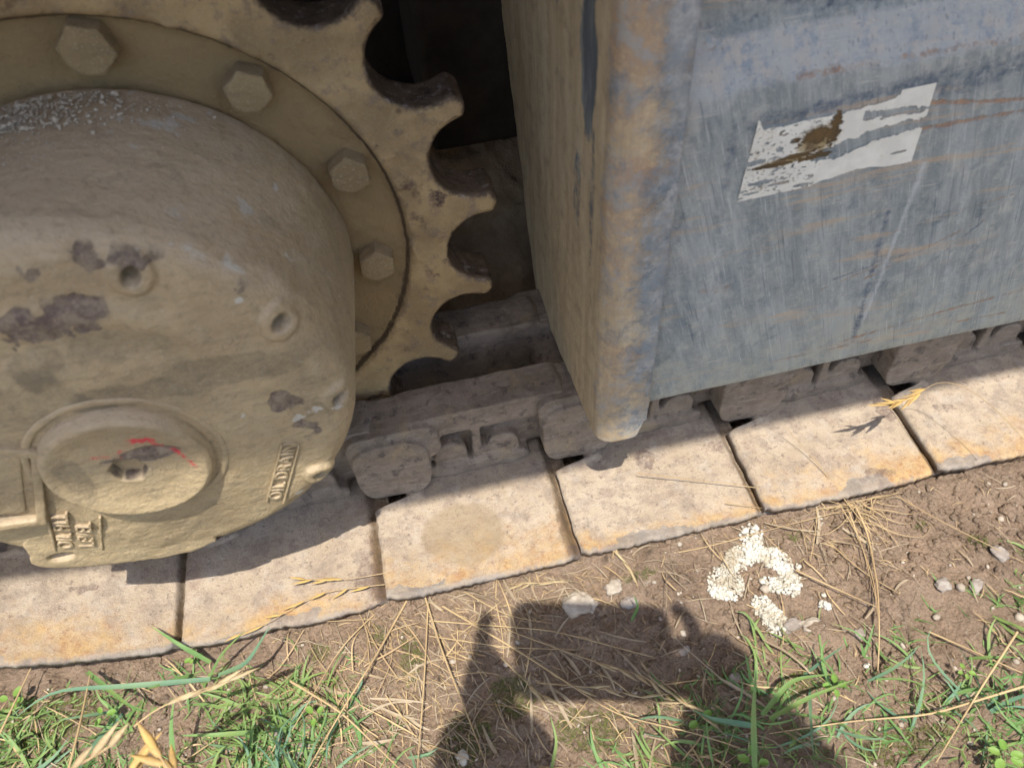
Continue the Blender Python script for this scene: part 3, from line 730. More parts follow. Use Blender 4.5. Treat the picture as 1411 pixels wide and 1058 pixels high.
frame = part('track_frame', strip_mesh('track_frame', path, xs, battr), M_BOX)
# end plate: wraps the corner, hangs a little lower, runs back into the dark
# parametrised: s along the horizontal outline (front strip -> rounded corner -> side face), z up
def endplate():
    c = [(.4515, BY - .0016), (.435, BY - .0022), (.4165, BY - .0024)]
    r = .0055; cx, cy = .4165, BY + r - .0024
    for a in np.linspace(-pi / 2, -pi, 7)[1:]: c.append((cx + r * cos(a), cy + r * sin(a)))
    x_s = c[-1][0]
    c += [(x_s - .002, -.06), (x_s - .003, .02), (x_s - .002, .10), (x_s, .30)]
    c = np.array(c); d = np.r_[0, np.cumsum(np.hypot(*np.diff(c, axis=0).T))]; n = int(d[-1] / .0018); t = np.linspace(0, d[-1], n)
    xx = np.interp(t, d, c[:, 0]); yy = np.interp(t, d, c[:, 1]); zs = np.arange(0, 1.0001, 1 / 330)
    I, T = np.meshgrid(np.arange(n), zs, indexing='ij'); I = I.ravel(); T = T.ravel()
    xv = xx[I]; yv = yy[I]
    zb = -.213 + .026 * sstep(.440, .449, xv) * (yv < -.12) - .03 * sstep(-.1, .16, yv) + .0018 * fbm(np.c_[xv, yv, 0 * xv], 60, 3, 4)
    zv = zb + (.345 - zb) * T
    ymax = np.interp(zv, [-.26, -.16, .09, .35], [.118, .165, .258, .30]); yv = np.minimum(yv, ymax)
    V = np.c_[xv, yv, zv]; lean = np.interp(zv, [-.23, -.02, .25], [0, 0, 0.0]); V[:, 0] += lean
    nz = .0012 * fbm(V, 20, 3, 71) + .0008 * fbm(V, 70, 3, 72); V[:, 0] -= nz; V[:, 1] -= nz * .5 * (yv < -.1)
    n_ = fbm(V, 22, 4, 73)
    corner = (1 - sstep(-.130, -.112, yv))
    front_ = (yv < -.128).astype(float)
    rust = corner * (.42 + .30 * sstep(-.02, .15, zv) + .4 * n_) + .4 * sstep(.3, .6, fbm(V, 30, 4, 74)) * (yv < .0)
    YZ = np.c_[yv, zv]
    blue = np.maximum.reduce([.9 * blob(YZ, (-.085, .20), (.020, .085), 4, .6, 30), .85 * blob(YZ, (.0, .24), (.012, .05), 5, .6, 30), .55 * blob(YZ, (-.06, .07), (.014, .05), 6, .7, 30), .55 * blob(YZ, (-.10, .08), (.006, .07), 6, .7, 30)])
    lav = corner * .5 * sstep(.0, .4, fbm(V, 16, 3, 75)) + front_ * .25
    F = grid_faces(n, len(zs))
    me = new_mesh('frame_end_plate', V, F, attrs=dict(rust=np.clip(rust, 0, 1), blue=blue, lav=np.clip(lav, 0, 1), paint=np.clip((yv < -.131) * (sstep(.412, .448, xv) * 1.0 + .12 + .45 * n_) * sstep(-.24, -.05, zv), 0, 1)))
    o = add('frame_end_plate', me, M_SIDE); m = o.modifiers.new('s', 'SOLIDIFY'); m.thickness = .012; m.offset = 1 if False else -1
    me2 = bake(o); bpy.data.objects.remove(o); return me2
part('frame_end_plate', endplate(), M_SIDE)

# worn white decal, torn into pieces
def decal():
    c = [bx(1045, 165), bx(1290, 113), bx(1255, 225), bx(1015, 278)]; A, B, C_, D = map(np.array, c)
    nu, nv = 420, 210; u, v = np.meshgrid(np.linspace(0, 1, nu), np.linspace(0, 1, nv), indexing='ij'); u = u.ravel(); v = v.ravel()
    P = ((1 - u) * (1 - v))[:, None] * A + (u * (1 - v))[:, None] * B + (u * v)[:, None] * C_ + ((1 - u) * v)[:, None] * D
    V = np.c_[P[:, 0], np.full(len(u), 0.0), P[:, 1]]
    Yb = BY + .0020 * fbm(np.c_[P[:, 0], np.full(len(u), BY), P[:, 1]], 5, 2, 51) + .0007 * fbm(np.c_[P[:, 0], np.full(len(u), BY), P[:, 1]], 22, 3, 52)
    V[:, 1] = Yb - .0010
    q = np.c_[u * 3, v * 1.2, 0 * u]; n1 = fbm(q, 5, 5, 3); n2 = fbm(q * np.array([1, 3, 1]), 7, 5, 8); n3 = fbm(q * np.array([1, 2.4, 1]), 22, 4, 11)
    keep = np.ones(len(u), bool)
    mid = .60 + .05 * np.sin(u * 5) - .10 * u + .035 * n1                                  # gap between the two stripes
    gapw = .045 + .035 * sstep(.35, .8, u) * (1 - .6 * sstep(.85, 1, u)) + .03 * np.exp(-((u - .55) / .12) ** 2) + .05 * n2 + .03 * n3
    keep &= ~((np.abs(v - mid) < gapw) & (u > .30 + .04 * n2))
    keep &= ~((v < (.13 + .03 * n1) * sstep(0, .05, u)) & (u < .80) & (v < .30 - .30 * u + .04 * n2) )
    keep &= ~((np.abs(v - (.22 + .20 * (u - .62))) < .045 + .05 * n2 + .03 * n3 - .03 * sstep(.86, 1, u)) & (u > .62))
    keep &= ~((v < .10 + .05 * n2 - .1 * (u - .3)) & (u > .28) & (u < .67 + .1 * v))
    keep &= ~((v > .985 - .42 * sstep(.45, .46, u) * 0 - .12 * np.clip((u - .42) * 3, 0, 1) * (u < .98) * (1 - sstep(.55, .95, u)) + .02 * n2) & (u > .42))
    sp = [(.38, .34, .09, .10), (.465, .30, .04, .20), (.03, .52, .09, .03), (.16, .60, .14, .025), (.28, .54, .10, .03), (.11, .80, .08, .03), (.22, .86, .07, .02), (.06, .92, .05, .012), (.36, .95, .05, .02), (.25, .35, .03, .03), (.17, .42, .02, .03), (.90, .80, .05, .015), (.47, .12, .03, .06)]
    for (a, b, ra, rb) in sp:
        d = ((u - a) / ra) ** 2 + ((v - b) / rb) ** 2; keep &= ~(d + .9 * n3 + .5 * n2 < .8)
    keep &= ~((n3 + .6 * n2 > .42) & (u < .42 + .1 * n1))
    F = grid_faces(nu, nv); F = F[keep[F].all(1)]
    used = np.unique(F); remap = -np.ones(len(u), int); remap[used] = np.arange(len(used)); F = remap[F]
    brown = np.maximum.reduce([np.exp(-(((u - .38) / .13) ** 2 + ((v - .40) / .20) ** 2)), np.exp(-(((u - .46) / .03) ** 2 + ((v - .25) / .22) ** 2)), .9 * np.exp(-(((u - .22) / .2) ** 2 + ((v - .58 + .1 * (u - .2)) / .07) ** 2)), .35 * sstep(.5, 0, u), .5 * np.exp(-(((u - .1) / .1) ** 2 + ((v - .85) / .12) ** 2))])
    m = Mat('worn_white_decal', .45)
    c_ = m.mix(m.ss(m.noise(60, 5, .6), .4, .65), (.62, .59, .51), (.70, .67, .58))
    c_ = m.mix(m.math('MULTIPLY', m.ss(m.noise(240, 4, .6), .6, .7), .5), c_, (.5, .44, .3))
    c_ = m.mix(m.math('MULTIPLY', m.masked('brown', 120, .45, .3, .75), .95), c_, m.mix(m.ss(m.noise(90, 5, .6), .42, .6), (.13, .08, .035), (.30, .22, .10)))
    me = new_mesh('decal', V[used], F[:, ::-1], attrs=dict(brown=brown[used]))
    # brown residue sheet where the face has peeled, just under the white
    P2 = P; d = ((u - .38) / .15) ** 2 + ((v - .42) / .24) ** 2; d2 = ((u - .20) / .26) ** 2 + ((v - .60 + .12 * (u - .2)) / .06) ** 2; d3 = ((u - .47) / .03) ** 2 + ((v - .25) / .20) ** 2
    kb = (np.minimum(np.minimum(d, d2), d3) + .6 * n2 + .4 * n3 < .85)
    F2 = grid_faces(nu, nv); F2 = F2[kb[F2].all(1)]; us = np.unique(F2); rm = -np.ones(len(u), int); rm[us] = np.arange(len(us))
    V2 = V[us].copy(); V2[:, 1] = Yb[us] - .0005
    me2 = new_mesh('decal_glue_stain', V2, rm[F2][:, ::-1])
    return me, m.out(c_), me2
dme, dmat, gme = decal()
dec = part('decal', dme, dmat, frame); dec['label'] = 'torn white decal on the blue-grey frame'
part('decal_glue_stain', gme, mat_plain('brown_glue', (.13, .078, .030), (.075, .052, .028), 70, .5, .0005), frame)

# ---- mud caked between the chain and the body
nu, nv = 150, 120; u, v = np.meshgrid(np.linspace(.0, .62, nu), np.linspace(.13, .52, nv), indexing='ij'); u = u.ravel(); v = v.ravel()
q = np.c_[u, v, 0 * u]
h = -.345 + .20 * sstep(.16, .40, v + .03 * fbm(q, 12, 3, 80)) + .03 * fbm(q, 12, 4, 81) + .012 * fbm(q, 50, 4, 82)
o = part('caked_mud', new_mesh('caked_mud', np.c_[u, v, h], grid_faces(nu, nv)), M_MUD); o['kind'] = 'stuff'

# ================================================================== GROUND
def ground_h(x, y):
    q = np.c_[x, y, 0 * x]
    h = -.3705 + .010 * fbm(q, 5, 3, 90) + .0085 * fbm(q, 22, 4, 91) + .0050 * fbm(q, 75, 4, 92, .6)
    h = h + .004 * np.maximum(0, fbm(q, 34, 3, 93)) * 2
    h = h + .006 * sstep(-.27, -.205, y) * (1 + .6 * fbm(q, 14, 3, 94))      # soil banked against the pads
    h = h - .02 * sstep(-.19, -.14, y)
    fade = sstep(1.2, 2.5, np.hypot(x - .3, y + .4)); return h * (1 - fade) + (-.372) * fade
gx = np.r_[-60, -25, -10, -4, -2, -1.2, np.linspace(-.8, -.42, 16), np.arange(-.40, 1.12, .0030), np.linspace(1.14, 1.6, 16), 2, 4, 10, 25, 60]
gy = np.r_[-60, -25, -10, -4, -2, -1.2, np.linspace(-.95, -.64, 12), np.arange(-.625, -.16, .0027), np.linspace(-.15, .5, 30), 1, 2, 5, 12, 30, 60]
GX, GY = np.meshgrid(gx, gy, indexing='ij'); GX = GX.ravel(); GY = GY.ravel(); GZ = ground_h(GX, GY)
def gp(px, py):
    p = at(px, py, 2, -.37); return p[0], p[1]
G2 = np.c_[GX, GY]
moss = np.zeros(len(GX))
for (px, py, ra, rb) in [(820, 1000, .035, .025), (700, 960, .025, .02), (565, 910, .012, .03), (60, 1000, .05, .03), (1250, 1030, .05, .02), (520, 880, .01, .01), (640, 1020, .03, .03), (1090, 745, .02, .006), (1270, 725, .012, .007), (1350, 745, .012, .012), (440, 900, .02, .015), (880, 800, .02, .005), (1100, 945, .025, .012), (340, 870, .015, .01)]:
    moss = np.maximum(moss, .75 * blob(G2, gp(px, py), (ra, rb), int(px), .6, 30))
gnd = add('ground', new_mesh('ground', np.c_[GX, GY, GZ], grid_faces(len(gx), len(gy)), attrs=dict(moss=moss)), M_SOIL); tag(gnd, kind='structure')
_HX = np.linspace(-.8, 1.4, 1101); _HY = np.linspace(-1.0, 0.0, 501)
_a, _b = np.meshgrid(_HX, _HY, indexing='ij'); _HT = ground_h(_a.ravel(), _b.ravel()).reshape(1101, 501)
def gh(x, y):
    """ground height looked up in a 2 mm table"""
    fx = np.clip((np.asarray(x, float) + .8) / .002, 0, 1099.99); fy = np.clip((np.asarray(y, float) + 1) / .002, 0, 499.99)
    i = fx.astype(int); j = fy.astype(int); u = fx - i; v = fy - j
    return (_HT[i, j] * (1 - u) * (1 - v) + _HT[i + 1, j] * u * (1 - v) + _HT[i, j + 1] * (1 - u) * v + _HT[i + 1, j + 1] * u * v)
def gz(x, y): return float(gh(x, y))
def sampler(dens, r, x0, x1, y0, y1):
    """endless spots drawn from a density, in batches"""
    while True:
        X = r.uniform(x0, x1, 6000); Y = r.uniform(y0, y1, 6000); k = r.uniform(size=6000) < dens(X, Y)
        for a, b in zip(X[k], Y[k]): yield a, b

# soil crumbs and grit: nobody could count them
n = 11000; px_ = rng.uniform(-.38, 1.05, n); py_ = rng.uniform(-.60, -.20, n); keep = fbm(np.c_[px_, py_, 0 * px_], 9, 3, 95) > -.15
px_, py_ = px_[keep], py_[keep]; rd = rng.gamma(1.6, .0010, len(px_)) + .0006; rd = np.minimum(rd, .0045)
tag(add('soil_crumbs', clods('soil_crumbs', np.c_[px_, py_, gh(px_, py_) + rd * .25], rd, M_SOIL, seed=5), M_SOIL), 'loose brown soil crumbs scattered over the bare earth', 'soil', kind='stuff')
n = 120; px_ = rng.uniform(.25, 1.0, n); py_ = rng.uniform(-.50, -.22, n); rd = rng.gamma(2.2, .0016, n) + .002
tag(add('soil_clods', clods('soil_clods', np.c_[px_, py_, gh(px_, py_) + rd * .15], rd, M_SOIL, sub_=2, seed=8, flat=.6), M_SOIL), 'larger dry clods of brown earth lying on the bare soil', 'soil', kind='stuff')
n = 420; px_ = rng.uniform(-.3, 1.0, n); py_ = rng.uniform(-.55, -.21, n); rd = rng.gamma(2, .0007, n) + .0008
tag(add('grit', clods('grit', np.c_[px_, py_, gh(px_, py_) + rd * .4], rd, M_GREYSTONE, seed=6), M_STONE), 'small pale grit scattered over the bare earth', 'gravel', kind='stuff')

# ---- stones one can tell apart
def stone(px, py, ra, rb, rc, mat, label, rot=0, seed=0):
    x, y = gp(px, py); bm = bmesh.new(); bmesh.ops.create_icosphere(bm, subdivisions=4, radius=1)
    V = np.array([v.co[:] for v in bm.verts]); F = [[v.index for v in f.verts] for f in bm.faces]; bm.free()
    V = np.sign(V) * np.abs(V) ** .8
    V = V * (1 + .45 * fbm(V + seed, 1.3, 2, seed)[:, None] + .16 * fbm(V, 4, 3, seed + 1)[:, None]) * np.array([ra, rb, rc])
    o = add('stone', new_mesh('stone', V, F), mat); o.location = (x, y, gz(x, y) + rc * .35); o.rotation_euler = (0, 0, rot)
    return tag(o, label, 'stone', 'stones lying on the bare soil')
stone(798, 835, .019, .013, .009, M_STONE, 'largest pale flat stone, just below the pad edge at the shadow rim', -.2, 1)
stone(845, 815, .010, .008, .007, M_STONE, 'small pale stone close right of the largest stone', .3, 2)
stone(866, 832, .010, .007, .004, M_GREYSTONE, 'dull grey stone half sunk beside the small pale stone', .3, 3)
stone(1374, 765, .008, .009, .006, M_GREYSTONE, 'grey rounded stone at the far right below the pads', .3, 4)
stone(1113, 866, .012, .007, .006, M_STONE, 'cream stone under the small white foam crumbs', -.1, 5)
stone(1088, 866, .010, .007, .005, M_GREYSTONE, 'grey stone touching the lower white foam lump', .1, 6)
stone(1182, 875, .006, .005, .004, M_GREYSTONE, 'tiny dark grey stone right of the cream stone', .1, 7)
stone(1298, 808, .009, .007, .005, M_GREYSTONE, 'brownish grey stone left of the two clods on the right', .1, 8)
stone(1343, 808, .009, .006, .005, M_GREYSTONE, 'brownish grey stone right of its neighbour in the soil', .5, 9)
stone(382, 1003, .007, .005, .004, M_GREYSTONE, 'bluish grey pebble among the straw at lower left', .5, 10)
stone(418, 1030, .009, .006, .005, M_GREYSTONE, 'pale grey pebble at the bottom edge among the straw', 1, 11)
stone(637, 1042, .006, .007, .005, M_FOAM, 'small white chip inside the photographer\'s shadow at bottom', .6, 12)
stone(1012, 935, .009, .006, .005, M_GREYSTONE, 'grey stone in the shadow above the right grass tuft', .6, 13)
stone(942, 895, .006, .005, .004, M_GREYSTONE, 'small grey stone in the shadow left of the foam', .6, 14)

# ---- crumbled white foam
def foam(name, path, wid, nb, label, seed, slab=None):
    r = np.random.default_rng(seed); pts = []; rd = []; g = [np.array(gp(*p)) for p in path]
    ds = np.r_[0, np.cumsum([np.linalg.norm(g[i + 1] - g[i]) for i in range(len(g) - 1)])] if len(g) > 1 else np.array([0.])
    for i in range(nb):
        t = r.uniform(0, ds[-1]) if len(g) > 1 else 0
        c = np.array([np.interp(t, ds, [q[0] for q in g]), np.interp(t, ds, [q[1] for q in g])]) if len(g) > 1 else g[0]
        w = wid * (1 + .25 * sin(t * 170 + seed)); dx, dy = r.normal(size=2); l = hypot(dx, dy); s = min(1, r.uniform() ** .5) * w / max(l, 1e-6)
        x, y = c[0] + dx * s, c[1] + dy * s; dome = max(0, 1 - (s * l / w) ** 2); ra = r.uniform(.0009, .0025)
        pts.append((x, y, gz(x, y) + ra * .6 + dome * r.uniform(0, .006))); rd.append(ra)
    for i in range(0, nb, 14):
        q_ = pts[i]; pts.append((q_[0], q_[1], gz(q_[0], q_[1]) + .003)); rd.append(r.uniform(.002, .0042))
    bm = bmesh.new(); bmesh.ops.create_icosphere(bm, subdivisions=1, radius=1); bv = np.array([v.co[:] for v in bm.verts]); bf = np.array([[v.index for v in f.verts] for f in bm.faces]); bm.free()
    Vs = [bv * ra * r.uniform(.6, 1.25, 3) * (1 + .20 * r.normal(size=(len(bv), 1))) + np.array(p) for p, ra in zip(pts, rd)]; Fs = [bf + i * len(bv) for i in range(len(Vs))]
    V = np.vstack(Vs); F = np.vstack(Fs); loc = V.mean(0); loc[2] = V[:, 2].min()
    o = add(name, new_mesh(name, V - loc, F, smooth=True), M_FOAM); o.location = loc
    return tag(o, label, 'foam lump', 'crumbled white foam on the soil')
foam('foam_lump', [(1032, 742), (1034, 768), (1012, 775), (992, 800), (985, 818), (1005, 815), (1012, 800)], .0115, 1500, 'largest white beaded foam piece, arched, just below the pad edge', 1)
foam('foam_lump', [(1030, 764), (1055, 770), (1075, 780), (1088, 800), (1080, 815), (1058, 806)], .0115, 1500, 'right half of the arched white foam, with a dark hollow beside it', 2)
foam('foam_lump', [(1048, 838), (1060, 850), (1066, 862)], .0125, 800, 'separate round white foam lump below the arched piece', 3)
foam('foam_crumb', [(1126, 838), (1138, 841)], .004, 34, 'small cluster of foam beads right of the round lump', 4)
foam('foam_crumb', [(1132, 822)], .003, 8, 'few foam beads just above the small bead cluster', 5)
foam('foam_crumb', [(1095, 781), (1098, 786)], .003, 12, 'foam beads at the stalk end right of the arched piece', 6)
foam('foam_crumb', [(1127, 722)], .004, 10, 'foam beads alone close under the pad edge', 7)
foam('foam_crumb', [(1192, 918)], .003, 6, 'foam crumb above the right grass tuft', 8)

# ================================================================== PLANTS
def ribbon(Vs, Fs, pts, w, tipw=.1, roll=0.0, fold=.25, base=.6):
    """a folded tapering blade through pts; appends to Vs, Fs"""
    pts = np.asarray(pts, float); n = len(pts); tan = np.gradient(pts, axis=0); tan /= np.linalg.norm(tan, axis=1)[:, None] + 1e-9
    up = np.array([0, 0, 1.0]); side = np.cross(tan, up); side /= np.linalg.norm(side, axis=1)[:, None] + 1e-6
    nn = np.cross(side, tan); c_, s_ = cos(roll), sin(roll); sd = side * c_ + nn * s_; dn = nn * c_ - side * s_
    b = vcount(Vs); t = np.linspace(0, 1, n)
    ww = w * np.where(t < .3, base + (1 - base) * t / .3, np.clip((1 - t) / .7, 0, 1) ** .7 * (1 - tipw) + tipw) * .5
    V = np.empty((n, 3, 3)); V[:, 0] = pts - sd * ww[:, None]; V[:, 1] = pts - dn * (ww * fold)[:, None]; V[:, 2] = pts + sd * ww[:, None]
    Vs.append(V.reshape(-1, 3))
    for i in range(n - 1):
        for j in range(2): Fs.append((b + i * 3 + j, b + i * 3 + j + 1, b + (i + 1) * 3 + j + 1, b + (i + 1) * 3 + j))
def tube(Vs, Fs, pts, r, k=5, taper=.5):
    pts = np.asarray(pts, float); n = len(pts); tan = np.gradient(pts, axis=0); tan /= np.linalg.norm(tan, axis=1)[:, None] + 1e-9
    ref = np.array([.3, .2, .93]); a = np.cross(tan, ref); a /= np.linalg.norm(a, axis=1)[:, None] + 1e-6; b_ = np.cross(tan, a)
    b = vcount(Vs); th = np.linspace(0, 2 * pi, k, endpoint=False); rr_ = r * np.linspace(1, taper, n)
    V = pts[:, None] + rr_[:, None, None] * (a[:, None] * np.cos(th)[None, :, None] + b_[:, None] * np.sin(th)[None, :, None])
    Vs.append(V.reshape(-1, 3))
    for i in range(n - 1):
        for j in range(k): Fs.append((b + i * k + j, b + i * k + (j + 1) % k, b + (i + 1) * k + (j + 1) % k, b + (i + 1) * k + j))
def spindle(Vs, Fs, p, d, L, r, k=6):
    """pointed husk"""
    d = np.array(d, float); d /= np.linalg.norm(d); a = np.cross(d, (.2, .3, .9)); a /= np.linalg.norm(a); b_ = np.cross(d, a)
    b = vcount(Vs); ts = [0, .18, .42, .7, 1.0]; rs = [.25, .85, 1, .6, .03]; V = []
    for t_, q in zip(ts, rs):
        for j in range(k): th = 2 * pi * j / k; V.append(np.array(p) + d * L * t_ + r * q * (a * cos(th) + .6 * b_ * sin(th)))
    Vs.append(np.array(V))
    for i in range(len(ts) - 1):
        for j in range(k): Fs.append((b + i * k + j, b + i * k + (j + 1) % k, b + (i + 1) * k + (j + 1) % k, b + (i + 1) * k + j))
def arc(p0, az, L, rise, droop, n=7, wob=.0, r=rng):
    t = np.linspace(0, 1, n); h = np.array([cos(az), sin(az), 0]); sd = np.array([-sin(az), cos(az), 0])
    return np.array(p0) + h * (L * (t * (1 - .25 * (1 - abs(rise)))))[:, None] * cos(rise) + np.array([0, 0, 1.]) * (L * (t * sin(rise) - droop * t ** 2))[:, None] + sd * (wob * L * np.sin(t * 2.2))[:, None]

def in_green(x, y):
    """how much green grows here"""
    q = np.c_[x, y, 0 * x]; n_ = fbm(q, 8, 3, 100)
    left = (1 - sstep(.0, .14, x + .35 * (y + .30))) * (1 - sstep(-.245, -.205, y + .02 * n_ + .12 * (x > -.12) * (x + .12)))
    right = sstep(.26, .42, x - .0) * (1 - sstep(-.40, -.335, y + .20 * (x - .62) ** 2 * 4 * (x < .62) - .02 + .03 * n_))
    right2 = .7 * right * (1 - .75 * sstep(.50, .60, x) * (1 - sstep(.70, .78, x)) * sstep(-.46, -.40, y))
    return np.clip(np.maximum(left, right2) * (.6 + .9 * n_), 0, 1)
def grass(name, n, L0, L1, w0, w1, mat, label, seed, dens=in_green, flat=.55):
    r = np.random.default_rng(seed); Vs = VL(); Fs = []; c = 0; sm = sampler(dens, r, -.70, 1.35, -.66, -.19)
    while c < n:
        x, y = next(sm)
        for _ in range(r.integers(1, 4)):
            L = r.uniform(L0, L1); rise = r.uniform(.15, 1.1); az = r.uniform(0, 2 * pi)
            p = arc((x + r.normal() * .004, y + r.normal() * .004, gz(x, y) - .002), az, L, rise, r.uniform(.2, .75) * sin(rise), 7, r.normal() * .15)
            if p[:, 1].max() > -.205 and r.uniform() < .8: continue
            p[:, 2] = np.maximum(p[:, 2], gh(p[:, 0], p[:, 1]) + .001)
            ribbon(Vs, Fs, p, r.uniform(w0, w1), .05, r.normal() * .6); c += 1
    return tag(add(name, new_mesh(name, np.vstack(Vs), np.array(Fs)), mat), label, 'grass', kind='stuff')
grass('grass', 3900, .025, .080, .0018, .0042, M_GREEN, 'fresh green grass blades in the lower corners of the soil', 11)
grass('grass', 800, .04, .11, .0022, .0050, M_GREENB, 'broader bluish green grass blades mixed into the fresh grass', 12)
grass('grass', 14000, .010, .035, .0010, .0024, M_GREEN, 'short fine grass growing between the longer blades', 13)
# loose straw litter
def straw_d(x, y):
    q = np.c_[x, y, 0 * x]; n_ = fbm(q, 7, 3, 110)
    a = np.exp(-(((x - .12) / .13) ** 2 + ((y + .30) / .09) ** 2)); b = np.exp(-(((x - .66) / .10) ** 2 + ((y + .25) / .05) ** 2)); c = np.exp(-(((x - .42) / .12) ** 2 + ((y + .42) / .07) ** 2))
    d = np.exp(-(((x - .30) / .12) ** 2 + ((y + .235) / .03) ** 2)); e = np.exp(-(((x - .75) / .12) ** 2 + ((y + .48) / .06) ** 2))
    return np.clip((.9 * a + .35 * b + .6 * c + .6 * d + .5 * e + .14 + .5 * in_green(x, y)) * (.7 + 1.0 * n_), 0, 1)
def litter(name, n, L0, L1, w0, w1, mat, label, seed, lift=.006):
    r = np.random.default_rng(seed); Vs = VL(); Fs = []; c = 0; sm = sampler(straw_d, r, -.70, 1.35, -.64, -.205)
    while c < n:
        x, y = next(sm)
        L = r.uniform(L0, L1); az = r.choice([r.uniform(0, 2 * pi), r.normal(-.5, .5), r.normal(1.9, .5)])
        p = arc((x, y, 0), az, L, 0.02, 0, 7, r.normal() * .09)
        if p[:, 1].max() > -.20: continue
        p[:, 2] = gh(p[:, 0], p[:, 1]) * .5 + .5 * max(gh(p[:, 0], p[:, 1])) + .001 + r.uniform(0, lift) + .004 * np.sin(np.linspace(0, pi, 7)) * r.uniform(0, 1)
        ribbon(Vs, Fs, p, r.uniform(w0, w1), .35, r.normal() * .5, .4); c += 1
    return tag(add(name, new_mesh(name, np.vstack(Vs), np.array(Fs)), mat), label, 'dry grass', kind='stuff')
litter('dry_grass', 600, .02, .10, .0007, .0020, M_STRAW, 'pale dry straw lying loose on the soil', 21)
litter('dry_grass', 2400, .012, .06, .0006, .0016, M_STRAWG, 'grey weathered straw bits pressed into the soil', 22, .002)
litter('dry_grass', 160, .03, .09, .0022, .0045, M_STRAWG, 'withered flat leaf blades lying on the soil', 23)
litter('dry_grass', 4200, .006, .022, .0005, .0012, M_STRAW, 'fine chopped straw specks over the soil', 24, .001)
# moss cushions as tiny tufts
Vs = VL(); Fs = []; r = np.random.default_rng(31); mk = np.where(moss > .45)[0]
mk = mk[(GX[mk] > -.38) & (GX[mk] < 1.0) & (GY[mk] > -.6)]
for i in r.choice(mk, min(5200, len(mk)), replace=False):
    x, y = GX[i] + r.normal() * .0015, GY[i] + r.normal() * .0015; L = r.uniform(.003, .008)
    ribbon(Vs, Fs, arc((x, y, GZ[i]), r.uniform(0, 2 * pi), L, r.uniform(.5, 1.4), .2, 3), .0009, .1)
tag(add('moss', new_mesh('moss', np.vstack(Vs), np.array(Fs)), mat_leaf('moss_green', (.115, .15, .025), (.17, .19, .05), .2, .8, 60)), 'low olive green moss cushions on the damp soil', 'moss', kind='stuff')

def stalk(path, r, label, heads=None, mat=M_STRAW, leafw=None, name='dry_stalk', cat='dry grass stalk', smooth=True, hmat=None):
    """one dry grass stalk; path: (px, py, z above which plane) -> world points; heads: (start fraction, count, length, radius)"""
    P = np.array([at(px, py, 2, z) for px, py, z in path]); d = np.r_[0, np.cumsum(np.linalg.norm(np.diff(P, axis=0), axis=1))]
    n = max(10, int(d[-1] / .008)); t = np.linspace(0, d[-1], n); Q = np.c_[[np.interp(t, d, P[:, k]) for k in range(3)]].T
    for _ in range(6): Q[1:-1] = (Q[:-2] + 2 * Q[1:-1] + Q[2:]) / 4
    o = empty(name, Q[0]) if heads else None
    Vs = VL(); Fs = []
    if leafw: ribbon(Vs, Fs, Q, leafw, .15, .3, .35)
    else: tube(Vs, Fs, Q, r, 6)
    loc = Q[0]
    if o is None:
        o = add(name, new_mesh(name, np.vstack(Vs) - loc, np.array(Fs)), mat); o.location = loc
    else:
        s = add('stem', new_mesh('stem', np.vstack(Vs) - loc, np.array(Fs)), mat, o)
        f0, cnt, L, hr = heads; rr_ = np.random.default_rng(int(path[0][0])); i0 = int(f0 * (n - 1)); d0 = Q[-1] - Q[i0]
        for c in range(cnt):
            f = i0 + (n - 1 - i0) * c / cnt; p = Q[int(f)]; dr = d0 / (np.linalg.norm(d0) + 1e-9) + rr_.normal(size=3) * .22
            Vs = VL(); Fs = []; spindle(Vs, Fs, p - loc, dr, L * rr_.uniform(.7, 1.1), hr)
            Vs2 = []; Fs2 = []
            add('husk', new_mesh('husk', np.vstack(Vs), np.array(Fs)), hmat or M_SEED, o)
    return tag(o, label, cat, 'single dry grass stalks')
G = -.362; S = -.337
stalk([(1411, 605, -.25), (1380, 570, -.245), (1330, 530, -.24), (1290, 522, -.238), (1262, 548, -.24), (1215, 560, -.243)], .0005, 'golden seed head leaning over the dark pad gap at right', (.72, 12, .030, .0022))
stalk([(1330, 705, G), (1180, 590, -.30), (1085, 585, -.30), (1195, 740, G)][1:] and [(1200, 735, G), (1165, 690, -.35), (1120, 630, -.33), (1082, 588, -.31)], .0007, 'thin straw leaning up onto the third pad from the right')
stalk([(878, 652, -.325), (1000, 666, -.33), (1100, 680, -.34), (1215, 708, G)], .0006, 'long thin straw lying level across the third and fourth pads')
stalk([(1200, 735, G), (1140, 650, -.35), (1105, 640, -.34)], .0005, 'short straw crossing the middle pad towards the soil')
stalk([(1000, 693, -.333), (1050, 700, -.336)], .0006, 'shortest straw bit lying beside the rusty pad lip')
stalk([(800, 780, G), (960, 757, -.352), (1090, 722, -.35), (1215, 690, G)], .0009, 'long straw running along the pad edge above the foam')
stalk([(1235, 683, G), (1300, 720, -.35), (1411, 775, G)], .0008, 'straight straw at far right falling away from the pads')
stalk([(1180, 700, -.352), (1195, 730, G), (1210, 810, -.350), (1212, 880, -.352), (1208, 950, G)], .0014, 'thick bent straw standing downwards from the straw knot')
stalk([(1170, 705, -.352), (1190, 760, G), (1205, 800, -.35), (1211, 860, -.352)], .0010, 'thinner straw twin beside the thick bent straw')
stalk([(1160, 700, -.350), (1185, 740, -.352), (1208, 830, -.346)], .0007, 'third straw in the bent bundle below the knot')
stalk([(1096, 785, -.352), (1150, 810, -.352), (1208, 836, -.350)], .0011, 'straight straw joining the foam to the bent bundle')
stalk([(1140, 745, G), (1190, 790, -.354), (1240, 818, G)], .0009, 'curved straw right of the foam crumbs')
